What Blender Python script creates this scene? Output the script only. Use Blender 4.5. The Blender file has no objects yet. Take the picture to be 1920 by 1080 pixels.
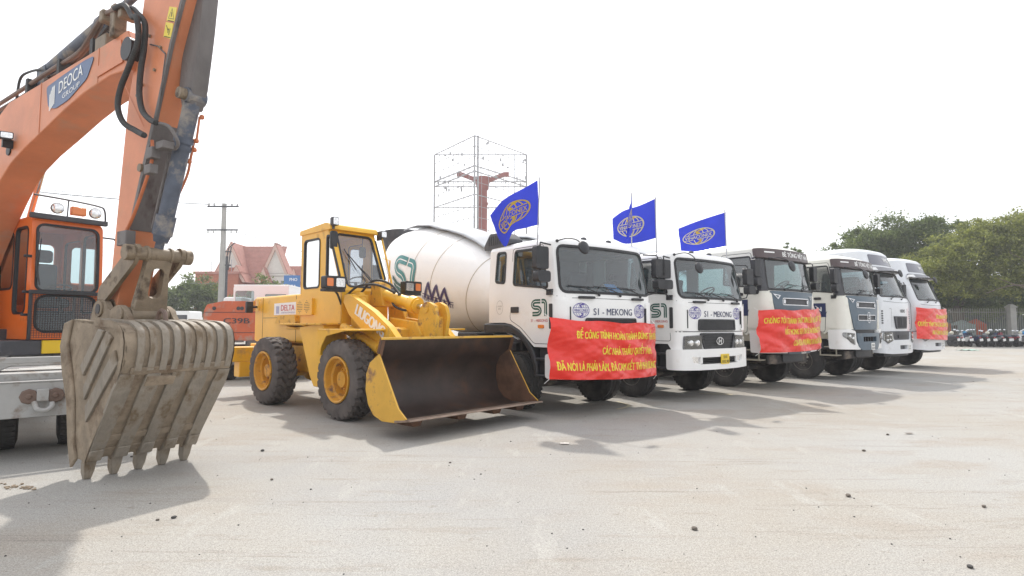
import bpy, bmesh, math, random
from math import sin, cos, pi, radians, sqrt, atan2, hypot
from mathutils import Vector, Matrix, noise
random.seed(7)
SC = bpy.context.scene
COL = SC.collection
# ---------------------------------------------------------------- camera, world, sun, exposure
cd = bpy.data.cameras.new('camera'); cam = bpy.data.objects.new('camera', cd); COL.objects.link(cam)
cam.location = (0, 0, 1.55)
cam.rotation_euler = (radians(90) + math.atan(71/1075), 0, 0)
cd.sensor_width = 36; cd.lens = 36*1075/1920; cd.clip_start = .05; cd.clip_end = 3000
SC.camera = cam
SUN_TO = Vector((-.62, 2.2, 3.0)).normalized()      # towards the sun, behind the parked row
W_ = bpy.data.worlds.new('World'); SC.world = W_; W_.use_nodes = True
nt = W_.node_tree; nt.nodes.clear()
sky = nt.nodes.new('ShaderNodeTexSky'); sky.sky_type = 'NISHITA'; sky.sun_disc = False
sky.sun_elevation = math.asin(SUN_TO.z); sky.sun_rotation = atan2(SUN_TO.x, SUN_TO.y)
sky.air_density = 1.0; sky.dust_density = 3.0; sky.ozone_density = 1.0
hs = nt.nodes.new('ShaderNodeHueSaturation'); hs.inputs['Saturation'].default_value = .35
bg = nt.nodes.new('ShaderNodeBackground'); bg.inputs['Strength'].default_value = .15
wo = nt.nodes.new('ShaderNodeOutputWorld')
nt.links.new(sky.outputs[0], hs.inputs['Color']); mxw = nt.nodes.new('ShaderNodeMix'); mxw.data_type = 'RGBA'; mxw.inputs['Factor'].default_value = .5; mxw.inputs['B'].default_value = (8.2, 8.25, 8.4, 1)   # thin even cloud veil
nt.links.new(hs.outputs[0], mxw.inputs['A']); nt.links.new(mxw.outputs['Result'], bg.inputs['Color']); nt.links.new(bg.outputs[0], wo.inputs['Surface'])
sd = bpy.data.lights.new('sun', 'SUN'); sd.energy = 2.35; sd.angle = radians(1.5); sd.color = (1, .95, .87)
sun = bpy.data.objects.new('sun', sd); COL.objects.link(sun); sun.rotation_euler = SUN_TO.to_track_quat('Z', 'Y').to_euler()
SC.view_settings.view_transform = 'Standard'; SC.view_settings.look = 'None'; SC.view_settings.gamma = 1
SC.view_settings.exposure = .57
# ---------------------------------------------------------------- materials
MATS = {}
def M(name, col, rough=.5, metal=0, var=0, vs=3, dirt=None, dam=0, ds=2.5, bump=0, bs=60, coat=0, stretch=(1, 1, 1), trans=0, detail=6, edge=.12):
    if name in MATS: return MATS[name]
    m = bpy.data.materials.new(name); m.use_nodes = True; MATS[name] = m
    n = m.node_tree.nodes; l = m.node_tree.links; p = n['Principled BSDF']
    p.inputs['Base Color'].default_value = (*col, 1); p.inputs['Roughness'].default_value = rough; p.inputs['Metallic'].default_value = metal
    if coat: p.inputs['Coat Weight'].default_value = coat; p.inputs['Coat Roughness'].default_value = .12
    tc = n.new('ShaderNodeTexCoord'); mp = n.new('ShaderNodeMapping'); mp.inputs['Scale'].default_value = stretch
    l.new(tc.outputs['Object'], mp.inputs['Vector'])
    def noi(s, d=detail):
        t = n.new('ShaderNodeTexNoise'); t.inputs['Scale'].default_value = s; t.inputs['Detail'].default_value = d; t.inputs['Roughness'].default_value = .62
        l.new(mp.outputs[0], t.inputs['Vector']); return t
    out = None
    if var:
        t = noi(vs); r = n.new('ShaderNodeValToRGB')
        r.color_ramp.elements[0].position = .3; r.color_ramp.elements[1].position = .7
        r.color_ramp.elements[0].color = (*[c*(1-var) for c in col], 1); r.color_ramp.elements[1].color = (*[min(1, c*(1+var*.8)) for c in col], 1)
        l.new(t.outputs['Fac'], r.inputs['Fac']); out = r.outputs[0]
    if dirt:
        t = noi(ds, 8); r = n.new('ShaderNodeValToRGB'); c0 = .5+(.5-dam)*.35
        r.color_ramp.elements[0].position = c0; r.color_ramp.elements[1].position = c0+edge
        l.new(t.outputs['Fac'], r.inputs['Fac'])
        mx = n.new('ShaderNodeMix'); mx.data_type = 'RGBA'; l.new(r.outputs[0], mx.inputs['Factor'])
        if out: l.new(out, mx.inputs['A'])
        else: mx.inputs['A'].default_value = (*col, 1)
        mx.inputs['B'].default_value = (*dirt, 1); out = mx.outputs['Result']
        ra = n.new('ShaderNodeMath'); ra.operation = 'MULTIPLY_ADD'; ra.inputs[1].default_value = max(0, .85-rough); ra.inputs[2].default_value = rough
        l.new(r.outputs[0], ra.inputs[0]); l.new(ra.outputs[0], p.inputs['Roughness'])
    if out: l.new(out, p.inputs['Base Color'])
    if bump:
        t = noi(bs, 4); b = n.new('ShaderNodeBump'); b.inputs['Strength'].default_value = bump; b.inputs['Distance'].default_value = .02
        l.new(t.outputs['Fac'], b.inputs['Height']); l.new(b.outputs[0], p.inputs['Normal'])
    if trans:
        tr = n.new('ShaderNodeBsdfTranslucent'); ms = n.new('ShaderNodeMixShader'); ms.inputs[0].default_value = trans
        if out: l.new(out, tr.inputs['Color'])
        else: tr.inputs['Color'].default_value = (*col, 1)
        l.new(p.outputs[0], ms.inputs[1]); l.new(tr.outputs[0], ms.inputs[2]); l.new(ms.outputs[0], n['Material Output'].inputs['Surface'])
    return m
def glass(name, tint=(.72, .8, .8), refl=.12, light_veil=.1):
    m = bpy.data.materials.new(name); m.use_nodes = True; n = m.node_tree.nodes; l = m.node_tree.links; n.remove(n['Principled BSDF'])
    t = n.new('ShaderNodeBsdfTransparent'); t.inputs[0].default_value = (*tint, 1)
    g = n.new('ShaderNodeBsdfGlossy'); g.inputs['Roughness'].default_value = .03
    f = n.new('ShaderNodeFresnel'); f.inputs[0].default_value = 1.5
    a = n.new('ShaderNodeMath'); a.operation = 'ADD'; a.inputs[1].default_value = refl; a.use_clamp = True
    ms = n.new('ShaderNodeMixShader'); l.new(f.outputs[0], a.inputs[0]); l.new(a.outputs[0], ms.inputs[0])
    d = n.new('ShaderNodeBsdfDiffuse'); d.inputs[0].default_value = (.62, .66, .66, 1); m2 = n.new('ShaderNodeMixShader'); m2.inputs[0].default_value = light_veil  # diffuse white mixed in imitates a bright veil of light over the glass
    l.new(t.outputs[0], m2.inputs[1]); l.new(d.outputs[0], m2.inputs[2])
    l.new(m2.outputs[0], ms.inputs[1]); l.new(g.outputs[0], ms.inputs[2]); l.new(ms.outputs[0], n['Material Output'].inputs['Surface'])
    return m
WHITE = M('white cab paint', (.86, .86, .85), .28, var=.03, vs=1.5, dirt=(.60, .54, .46), dam=.14, ds=1.6, coat=.4, edge=.3)
CREAM = M('cream cab paint', (.80, .79, .72), .35, var=.05, vs=1.5, dirt=(.5, .44, .34), dam=.3, ds=1.8, coat=.2, edge=.3)
SILVER = M('silver cab paint', (.72, .74, .77), .32, metal=.05, var=.05, vs=1.2, dirt=(.45, .42, .38), dam=.2, coat=.3, edge=.3)
DRUMW = M('drum paint', (.86, .855, .845), .4, var=.04, vs=1, dirt=(.68, .62, .54), dam=.28, ds=1.1, edge=.35)
BLUEG = M('blue grey cab paint', (.085, .125, .165), .35, var=.1, dirt=(.32, .31, .29), dam=.2, edge=.3)
VISOR = M('brown visor plastic', (.085, .06, .06), .4, var=.15)
BLACK = M('black plastic', (.025, .026, .03), .5, var=.25, vs=8, dirt=(.12, .11, .10), dam=.25, edge=.3)
DGREY = M('dark grey plastic', (.06, .062, .07), .55, var=.2, vs=5, dirt=(.17, .155, .14), dam=.3, edge=.3)
SEAL = M('black rubber seal', (.015, .015, .017), .5)
CHASS = M('chassis grime', (.05, .045, .042), .8, var=.3, dirt=(.2, .165, .135), dam=.45, ds=3, bump=.2)
TYRE = M('dusty tyre rubber', (.045, .043, .042), .85, var=.25, vs=4, dirt=(.17, .155, .14), dam=.42, ds=2.2, bump=.25, bs=90, edge=.35)
TYREL = M('loader tyre rubber', (.10, .09, .085), .85, var=.2, vs=4, dirt=(.21, .18, .165), dam=.55, ds=2, bump=.2, bs=60, edge=.4)
RIM = M('dusty steel rim', (.2, .18, .165), .65, var=.25, vs=6, dirt=(.16, .12, .095), dam=.45, ds=4)
GREEN = M('dark green vinyl', (.006, .085, .06), .45); TEAL = M('teal vinyl', (.05, .24, .24), .5, var=.1)
NAVY = M('navy vinyl', (.015, .025, .10), .45); VIOLET = M('violet vinyl', (.09, .07, .33), .45)
WVIN = M('white vinyl', (.85, .85, .84), .45); BLK = M('black vinyl', (.02, .02, .022), .5); REDV = M('red vinyl', (.55, .02, .03), .45)
RED = M('red banner plastic', (.78, .022, .010), .28, var=.06, vs=2, coat=.3); YEL = M('yellow print', (.88, .72, .05), .4, var=.12, vs=25)
FLAGB = M('blue flag cloth', (.03, .05, .50), .7, var=.1, vs=2, trans=.35); GOLD = M('gold print', (.62, .42, .02), .6, trans=.2); CREAMP = M('pale gold print', (.70, .62, .32), .6, trans=.2)
INTER = M('cab interior trim', (.17, .21, .23), .7, var=.1); SEATM = M('seat cloth', (.08, .09, .11), .85, var=.2)
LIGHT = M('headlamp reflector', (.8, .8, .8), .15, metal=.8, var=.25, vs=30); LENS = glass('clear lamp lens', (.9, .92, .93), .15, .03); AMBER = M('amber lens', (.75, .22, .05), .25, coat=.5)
CHROME = M('bright metal', (.65, .66, .68), .22, metal=1, var=.08)
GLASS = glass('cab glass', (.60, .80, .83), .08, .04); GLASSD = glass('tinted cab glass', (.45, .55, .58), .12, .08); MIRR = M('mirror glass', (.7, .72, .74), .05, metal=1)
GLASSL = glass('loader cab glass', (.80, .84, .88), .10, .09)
PLATEY = M('yellow number plate', (.78, .55, .03), .45); PLATEW = M('white number plate', (.78, .78, .76), .45)
YELL = M('loader yellow paint', (.84, .47, .032), .38, var=.08, vs=2, dirt=(.40, .23, .09), dam=.2, ds=2.6, coat=.15, edge=.16)
YELLD = M('loader rim yellow', (.66, .33, .03), .5, var=.15, vs=6, dirt=(.22, .13, .08), dam=.42, ds=6)
YELLG = M('greasy yellow paint', (.76, .42, .04), .5, var=.15, vs=5, dirt=(.30, .16, .07), dam=.38, ds=5)
YBKT = M('scraped yellow bucket side', (.72, .42, .06), .5, var=.1, vs=3, dirt=(.30, .17, .09), dam=.3, ds=3, edge=.1)
BKTIN = M('bucket inside steel', (.048, .031, .025), .5, metal=.1, var=.4, vs=2.5, dirt=(.15, .075, .042), dam=.40, ds=1.5, bump=.1, bs=30, edge=.3)
RUST = M('rusty bucket steel', (.15, .075, .04), .75, var=.4, vs=4, dirt=(.09, .05, .04), dam=.45, ds=3, bump=.2, edge=.3)
EDGE = M('worn cutting edge', (.30, .22, .17), .5, metal=.3, var=.3, vs=9)
ORANGE = M('excavator orange paint', (.63, .225, .105), .5, var=.14, vs=1.6, dirt=(.50, .30, .21), dam=.42, ds=2.4, coat=.05, edge=.3)
ORANGC = M('cab orange paint', (.72, .15, .02), .35, var=.06, dirt=(.4, .16, .07), dam=.2, coat=.2)
OLDOR = M('faded orange paint', (.55, .14, .065), .6, var=.15, vs=2, dirt=(.40, .30, .25), dam=.38, ds=2.2)
MUD = M('muddy bucket steel', (.275, .22, .16), .85, var=.3, vs=4, dirt=(.14, .095, .06), dam=.46, ds=3.6, bump=.5, bs=26, edge=.18)
MUDR = M('worn rib steel', (.28, .245, .20), .65, metal=.1, var=.3, vs=5, dirt=(.17, .125, .08), dam=.48, ds=5, bump=.45, bs=30, edge=.14, stretch=(1, 1, .45))
LINKM = M('greasy link steel', (.24, .185, .125), .55, var=.35, vs=4, dirt=(.07, .05, .035), dam=.45, ds=4, bump=.3, bs=30)
GREYST = M('greasy grey steel', (.16, .145, .14), .6, var=.3, vs=3, dirt=(.08, .06, .055), dam=.4, ds=3, bump=.2, stretch=(1, 1, .4))
CYLB = M('blue grey cylinder', (.085, .10, .135), .5, var=.3, vs=5, dirt=(.27, .245, .22), dam=.5, ds=4)
HOSE = M('hydraulic hose rubber', (.045, .045, .045), .65, var=.3, vs=20); PIPEO = M('orange pipe', (.55, .16, .06), .5, var=.15, dirt=(.3, .12, .07), dam=.35)
BRONZE = M('dirty pipe steel', (.17, .115, .09), .6, var=.3)
LGREY = M('pale chassis grey', (.42, .42, .41), .6, var=.12, vs=3, dirt=(.24, .19, .15), dam=.38, ds=3.5, bump=.1)
TARP = M('grey tarpaulin', (.40, .42, .45), .7, var=.12, vs=3, bump=.3, bs=8)
LABY = M('warning yellow', (.75, .60, .08), .5); SIGNB = M('blue sign enamel', (.09, .14, .26), .45, var=.12)
CONC = M('pole concrete', (.40, .39, .37), .85, var=.12, vs=2, bump=.1); GALV = M('galvanised steel', (.42, .42, .44), .5, metal=.4, var=.15); REDP = M('red oxide paint', (.30, .095, .08), .6, var=.15, vs=.6)
ROOFT = M('clay roof tile', (.43, .20, .16), .75, var=.15, vs=2); BRICK = M('red brick', (.40, .13, .075), .85, var=.15, vs=5); PLAST = M('pale plaster', (.66, .62, .57), .8, var=.06); PINKT = M('pink trim', (.60, .42, .35), .7)
def wave_bump(m, scale, axis, strength=.6):
    n = m.node_tree.nodes; l = m.node_tree.links
    tc = n.new('ShaderNodeTexCoord'); w = n.new('ShaderNodeTexWave'); w.wave_type = 'BANDS'; w.bands_direction = axis; w.inputs['Scale'].default_value = scale
    b = n.new('ShaderNodeBump'); b.inputs['Strength'].default_value = strength; b.inputs['Distance'].default_value = .05
    l.new(tc.outputs['Object'], w.inputs['Vector']); l.new(w.outputs['Fac'], b.inputs['Height']); l.new(b.outputs[0], n['Principled BSDF'].inputs['Normal'])
wave_bump(ROOFT, 1.6, 'Z')
# ---------------------------------------------------------------- mesh helpers
def empty(name, loc=(0, 0, 0), rz=0, **kw):
    o = bpy.data.objects.new(name, None); COL.objects.link(o); o.location = loc; o.rotation_euler = (0, 0, radians(rz)); o.empty_display_size = .2
    for k, v in kw.items(): o[k] = v
    return o
def tag(o, **kw):
    for k, v in kw.items(): o[k] = v
    return o
def rrect(x0, y0, x1, y1, r, n=4):
    P = []
    for cx, cy, a in ((x1-r, y1-r, 0), (x0+r, y1-r, 90), (x0+r, y0+r, 180), (x1-r, y0+r, 270)):
        for i in range(n+1):
            t = radians(a+90*i/n); P.append((cx+r*cos(t), cy+r*sin(t)))
    return P
def rpoly(pts, r, n=4):
    out = []; N = len(pts)
    for i in range(N):
        p = Vector(pts[i]); a = Vector(pts[i-1])-p; b = Vector(pts[(i+1) % N])-p
        d = min(r, a.length*.45, b.length*.45); A = p+a.normalized()*d; B = p+b.normalized()*d
        for k in range(n+1):
            t = k/n; q = A*(1-t)**2+p*2*t*(1-t)+B*t*t; out.append((q.x, q.y))
    return out
def area(P): return sum(P[i-1][0]*P[i][1]-P[i][0]*P[i-1][1] for i in range(len(P)))/2
def offs(P, d):
    if area(P) < 0: P = P[::-1]
    N = len(P); out = []
    for i in range(N):
        a = Vector(P[i])-Vector(P[i-1]); b = Vector(P[(i+1) % N])-Vector(P[i])
        if a.length < 1e-6 or b.length < 1e-6: out.append(P[i]); continue
        na = Vector((a.y, -a.x)).normalized(); nb = Vector((b.y, -b.x)).normalized(); m = na+nb
        m = m/max(.5, m.length_squared/2) if m.length > 1e-6 else na
        out.append((P[i][0]+m.x*d, P[i][1]+m.y*d))
    return out
def cutbm(bm, cu, cv):
    for ax, cs in ((0, cu), (1, cv)):
        for c in cs or ():
            co = (c, 0, 0) if ax == 0 else (0, c, 0); no = (1, 0, 0) if ax == 0 else (0, 1, 0)
            bmesh.ops.bisect_plane(bm, geom=bm.verts[:]+bm.edges[:]+bm.faces[:], dist=1e-5, plane_co=co, plane_no=no)
def tri(loops, cu=None, cv=None):
    bm = bmesh.new(); E = []
    for L in loops:
        vs = [bm.verts.new((p[0], p[1], 0)) for p in L]
        for i in range(len(vs)): E.append(bm.edges.new((vs[i-1], vs[i])))
    bmesh.ops.triangle_fill(bm, use_beauty=True, edges=E)
    cutbm(bm, cu, cv); return unbm(bm)
def unbm(bm):
    for f in list(bm.faces):
        if f.calc_area() < 1e-9: bm.faces.remove(f)
    bm.normal_update()
    for f in bm.faces:
        if f.normal.z < 0: f.normal_flip()
    bm.verts.index_update(); V = [(v.co.x, v.co.y) for v in bm.verts]; F = [[v.index for v in f.verts] for f in bm.faces]
    B = []
    for f in bm.faces:
        for lp in f.loops:
            if len(lp.edge.link_faces) == 1: B.append((lp.vert.index, lp.link_loop_next.vert.index))
    bm.free(); return V, F, B
_fc = {}
def text2(s, bold=0.0, serif=False):
    k = (s, bold)
    if k not in _fc:
        c = bpy.data.curves.new('lettering', 'FONT'); c.body = s; c.offset = bold; c.resolution_u = 3
        o = bpy.data.objects.new('lettering', c); m = o.to_mesh()
        V = [(v.co.x, v.co.y) for v in m.vertices]; F = [list(p.vertices) for p in m.polygons]
        o.to_mesh_clear(); bpy.data.objects.remove(o); bpy.data.curves.remove(c)
        x0 = min(v[0] for v in V); x1 = max(v[0] for v in V)
        _fc[k] = ([((x-x0)/(x1-x0), y/.729) for x, y in V], F)
    return _fc[k]
def lin(a, b, n): return [a+(b-a)*i/n for i in range(1, n)]
SPLIT = {'corner_panel', 'pillar_trim', 'pipe_clamp', 'cross_plate', 'boom_seam', 'marker_housing', 'roof_lamp', 'grab_handle', 'ladder_panel', 'platform', 'bumper', 'cab_window', 'side_rib', 'tail_lamp', 'hose_clamp', 'insulator', 'antenna', 'arm_pin', 'battery_box', 'guard_frame', 'air_vent', 'pivot_pin', 'ear_boss'}
class MB:
    def split(s, name, mats, parent, **kw):
        """each loose island becomes a part of its own"""
        p = list(range(len(s.v)))
        def find(a):
            while p[a] != a: p[a] = p[p[a]]; a = p[a]
            return a
        for f in s.f:
            for i in f[1:]: p[find(i)] = find(f[0])
        G = {}
        for f, m in zip(s.f, s.m): G.setdefault(find(f[0]), []).append(f)
        first = None
        for fs in G.values():
            ids = sorted({i for f in fs for i in f}); mp = {a: b for b, a in enumerate(ids)}; q = MB(); q.single = True
            q.add([s.v[i] for i in ids], [[mp[i] for i in f] for f in fs]); o = q.build(name, mats, parent, **kw); first = first or o
        return first
    def __init__(s): s.v = []; s.f = []; s.m = []; s.mi = 0
    def add(s, pts, faces):
        o = len(s.v); s.v += [tuple(p) for p in pts]; s.f += [[i+o for i in f] for f in faces]; s.m += [s.mi]*len(faces); return s
    def box(s, x0, x1, y0, y1, z0, z1, R=None):
        P = [(x, y, z) for z in (z0, z1) for y in (y0, y1) for x in (x0, x1)]
        if R: P = [R(Vector(p)) for p in P]
        return s.add(P, [[0, 2, 3, 1], [4, 5, 7, 6], [0, 1, 5, 4], [2, 6, 7, 3], [0, 4, 6, 2], [1, 3, 7, 5]])
    def prism(s, P, ax, a, b):
        if area(P) < 0: P = P[::-1]
        f = {'x': lambda p, t: (t, p[0], p[1]), 'y': lambda p, t: (p[0], t, p[1]), 'z': lambda p, t: (p[0], p[1], t)}[ax]
        V, F, B = tri([P]); return s.slabraw(V, F, B, lambda u, v, o: f((u, v), o), a, b)
    def slabraw(s, V, F, B, fn, o0, o1):
        n = len(V)
        s.add([fn(u, v, o1) for u, v in V]+[fn(u, v, o0) for u, v in V], F+[[i+n for i in f[::-1]] for f in F]+[[b, a, a+n, b+n] for a, b in B]); return s
    def slab(s, loops, fn, o0, o1, cu=None, cv=None):
        V, F, B = tri(loops, cu, cv); return s.slabraw(V, F, B, fn, o0, o1)
    def sheet(s, loops, fn, o, cu=None, cv=None):
        V, F, B = tri(loops, cu, cv); return s.add([fn(u, v, o) for u, v in V], F)
    def text(s, t, fn, u0, v0, w, h, o, bold=.0, cu=None, cv=None):
        V, F = text2(t, 0)
        if bold:
            dx = bold*.8/max(1, len(t))*1.7; V, F = list(V), list(F); n0, f0 = len(V), list(F); V0 = list(V)
            for sx in (-dx, dx): F += [[i+len(V) for i in f] for f in f0]; V += [(x+sx, y) for x, y in V0]
            for k, sx in enumerate((0, -dx, dx)):
                s._t(V0, f0, fn, u0+sx*w, v0, w, h, o+.0004*k, cu, cv)
            return s
        return s._t(V, F, fn, u0, v0, w, h, o, cu, cv)
    def _t(s, V, F, fn, u0, v0, w, h, o, cu, cv):
        if cu or cv:
            bm = bmesh.new(); vs = [bm.verts.new((u0+x*w, v0+y*h, 0)) for x, y in V]
            for f in F:
                try: bm.faces.new([vs[i] for i in f])
                except ValueError: pass
            cutbm(bm, cu, cv); V2, F, B = unbm(bm); return s.add([fn(u, v, o) for u, v in V2], F)
        return s.add([fn(u0+x*w, v0+y*h, o) for x, y in V], F)
    def stroke(s, P, w, fn, o, closed=False, ml=.12):
        Q = []
        for i in range(len(P)-(0 if closed else 1)):
            a = Vector(P[i][:2]); b = Vector(P[(i+1) % len(P)][:2]); k = max(1, min(40, int((b-a).length/ml)))
            Q += [tuple(a+(b-a)*t/k) for t in range(k)]
        if not closed: Q.append(tuple(P[-1][:2]))
        P = Q; N = len(P); pts = []
        for i in range(N):
            a = Vector(P[i-1] if (i or closed) else P[0]); b = Vector(P[(i+1) % N] if (i < N-1 or closed) else P[-1]); d = (b-a)
            if d.length < 1e-9: d = Vector((1, 0))
            d.normalize(); n_ = Vector((-d.y, d.x))*w/2
            pts += [fn(P[i][0]+n_.x, P[i][1]+n_.y, o), fn(P[i][0]-n_.x, P[i][1]-n_.y, o)]
        F = [[2*i, 2*i+1, (2*i+3) % (2*N), (2*i+2) % (2*N)] for i in range(N if closed else N-1)]
        return s.add(pts, F)
    def rings(s, R, close=True, caps=True):
        n = len(R[0]); o = []
        pts = [p for r in R for p in r]; F = []
        for k in range(len(R)-1):
            for i in range(n if close else n-1):
                j = (i+1) % n; F.append([k*n+i, k*n+j, (k+1)*n+j, (k+1)*n+i])
        if caps: F += [list(range(n))[::-1], [(len(R)-1)*n+i for i in range(n)]]
        return s.add(pts, F)
    def cyl(s, p0, p1, r0, r1=None, n=12):
        r1 = r0 if r1 is None else r1; p0, p1 = Vector(p0), Vector(p1); q = (p1-p0).to_track_quat('Z', 'Y')
        c = [q @ Vector((cos(2*pi*i/n), sin(2*pi*i/n), 0)) for i in range(n)]
        return s.rings([[p0+a*r0 for a in c], [p1+a*r1 for a in c]])
    def tube(s, P, r, n=8, r1=None):
        P = [Vector(p) for p in P]; R = []; up = None
        for i, p in enumerate(P):
            d = (P[min(i+1, len(P)-1)]-P[max(i-1, 0)]).normalized()
            if up is None: up = d.orthogonal().normalized()
            up = (up-d*up.dot(d)).normalized(); w = d.cross(up)
            rr = r if r1 is None else r+(r1-r)*i/(len(P)-1)
            R.append([p+(up*cos(2*pi*k/n)+w*sin(2*pi*k/n))*rr for k in range(n)])
        return s.rings(R)
    def lathe(s, prof, c, ax, n=32):
        """prof: (axial, radius) pairs round the axis"""
        c = Vector(c); ax = Vector(ax).normalized(); e1 = ax.orthogonal().normalized(); e2 = ax.cross(e1); R = []
        for a, r in prof: R.append([c+ax*a+(e1*cos(2*pi*k/n)+e2*sin(2*pi*k/n))*max(r, 1e-4) for k in range(n)])
        return s.rings(R)
    def ball(s, c, r, n=10, sc=(1, 1, 1)):
        R = []
        for k in range(1, n): R.append([(c[0]+r*sc[0]*sin(pi*k/n)*cos(2*pi*i/n), c[1]+r*sc[1]*sin(pi*k/n)*sin(2*pi*i/n), c[2]-r*sc[2]*cos(pi*k/n)) for i in range(n)])
        return s.rings(R)
    def build(s, name, mats, parent=None, bevel=0, smooth=35, recalc=True, seg=2, weld=True, **kw):
        me = bpy.data.meshes.new(name); me.from_pydata(s.v, [], s.f)
        if not isinstance(mats, (list, tuple)): mats = [mats]
        for m in mats: me.materials.append(m)
        if len(mats) > 1: me.polygons.foreach_set('material_index', s.m)
        if name in SPLIT and not s.__dict__.get('single'): return s.split(name, mats, parent, bevel=bevel, smooth=smooth, recalc=recalc, seg=seg, weld=weld, **kw)
        bm = bmesh.new(); bm.from_mesh(me)
        if weld: bmesh.ops.remove_doubles(bm, verts=bm.verts, dist=1e-5)
        if recalc: bmesh.ops.recalc_face_normals(bm, faces=bm.faces)
        bm.to_mesh(me); bm.free()
        if smooth:
            me.polygons.foreach_set('use_smooth', [True]*len(me.polygons)); me.set_sharp_from_angle(angle=radians(smooth))
        o = bpy.data.objects.new(name, me); COL.objects.link(o); o.parent = parent
        if bevel:
            b = o.modifiers.new('bevel', 'BEVEL'); b.width = bevel; b.segments = seg; b.limit_method = 'ANGLE'; b.angle_limit = radians(40); b.harden_normals = False
        for k, v in kw.items(): o[k] = v
        return o
def bez(P, n=16):
    """smooth curve through points"""
    P = [Vector(p) for p in P]; out = []
    for i in range(len(P)-1):
        p0 = P[max(i-1, 0)]; p1 = P[i]; p2 = P[i+1]; p3 = P[min(i+2, len(P)-1)]
        for k in range(n):
            t = k/n; out.append(.5*((2*p1)+(p2-p0)*t+(2*p0-5*p1+4*p2-p3)*t*t+(3*p1-p0-3*p2+p3)*t**3))
    out.append(P[-1]); return out
def XP(x): return lambda u, v, o: (x+o, u, v)          # plane across the vehicle: u along, v up, o outward +x
def XN(x): return lambda u, v, o: (x-o, u, v)
def XNr(x): return lambda u, v, o: (x-o, -u, v)         # same, seen from the -x side with u running left to right
# ---------------------------------------------------------------- logos
def s_path(x, y, w, h):
    r = h/4; P = [(x+w, y+h-r*.45)]
    P = [(x+w, y+h-.001)]
    for i in range(9): a = radians(90+180*i/8); P.append((x+w*.42+w*.42*cos(a), y+h*.75+r*sin(a)))
    for i in range(9): a = radians(90-180*i/8); P.append((x+w*.58+w*.42*cos(a), y+h*.25+r*sin(a)))
    P.append((x, y)); return P
def s1_logo(fn, x, y, w, h, mat, parent, name='company_logo', o=.004):
    m = MB(); t = h*.26
    sp = s_path(x+t*.3, y+t/2, w*.52, h-t); m.stroke(sp, t, fn, o)
    one = [(x+w*.66, y+h-t/2)]+[(x+w*.80+w*.12*cos(radians(90-90*i/6)), y+h-t/2-h*.2+h*.2*sin(radians(90-90*i/6))) for i in range(7)]+[(x+w*.92, y)]
    m.stroke(one, t, fn, o); L = m.build(name, mat, parent, smooth=0, recalc=False)
    k = MB(); k.stroke(sp, t*.16, fn, o+.003); k.stroke(one, t*.16, fn, o+.003); k.build('inline', WVIN, L, smooth=0, recalc=False)
    return L
def emblem(fn, cx, cy, w, h, m1, m2, parent, mw=None, o=.004, lw=.05, cu=None, cv=None):
    m = MB(); lw *= h
    def ell(a0, a1, rx, ry, n=24): return [(cx+rx*cos(radians(a0+(a1-a0)*i/n)), cy+ry*sin(radians(a0+(a1-a0)*i/n))) for i in range(n+1)]
    m.stroke(ell(0, 360, w/2, h/2, 36), lw*1.4, fn, o)
    for k in (.33, .68):
        for s in (1, -1):
            m.stroke([(cx+s*k*w/2*cos(radians(t)), cy+h/2*sin(radians(t))) for t in range(20, 90, 8)], lw, fn, o)
            m.stroke([(cx+s*k*w/2*cos(radians(t)), cy-h/2*sin(radians(t))) for t in range(20, 90, 8)], lw, fn, o)
    for yy in (.17, -.17): m.stroke([(cx-w/2*.97, cy+yy*h), (cx, cy+yy*h), (cx+w/2*.97, cy+yy*h)], lw, fn, o)
    m.text('VINACONEX', fn, cx-w*.43, cy-h*.11, w*.86, h*.22, o, .02, cu, cv)
    E = m.build('emblem', m1, parent, smooth=0, recalc=False)
    s = MB()
    s.stroke([(cx+w*x, cy+h*y) for x, y in ((.17, .42), (.05, .40), (-.07, .33), (-.05, .26), (.05, .2))], h*.10, fn, o+.001)
    s.stroke([(cx+w*x, cy+h*y) for x, y in ((.0, -.2), (.07, -.24), (.06, -.33), (-.04, -.42), (-.12, -.45))], h*.10, fn, o+.001)
    s.build('swoosh', m2, E, smooth=0, recalc=False); return E
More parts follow.
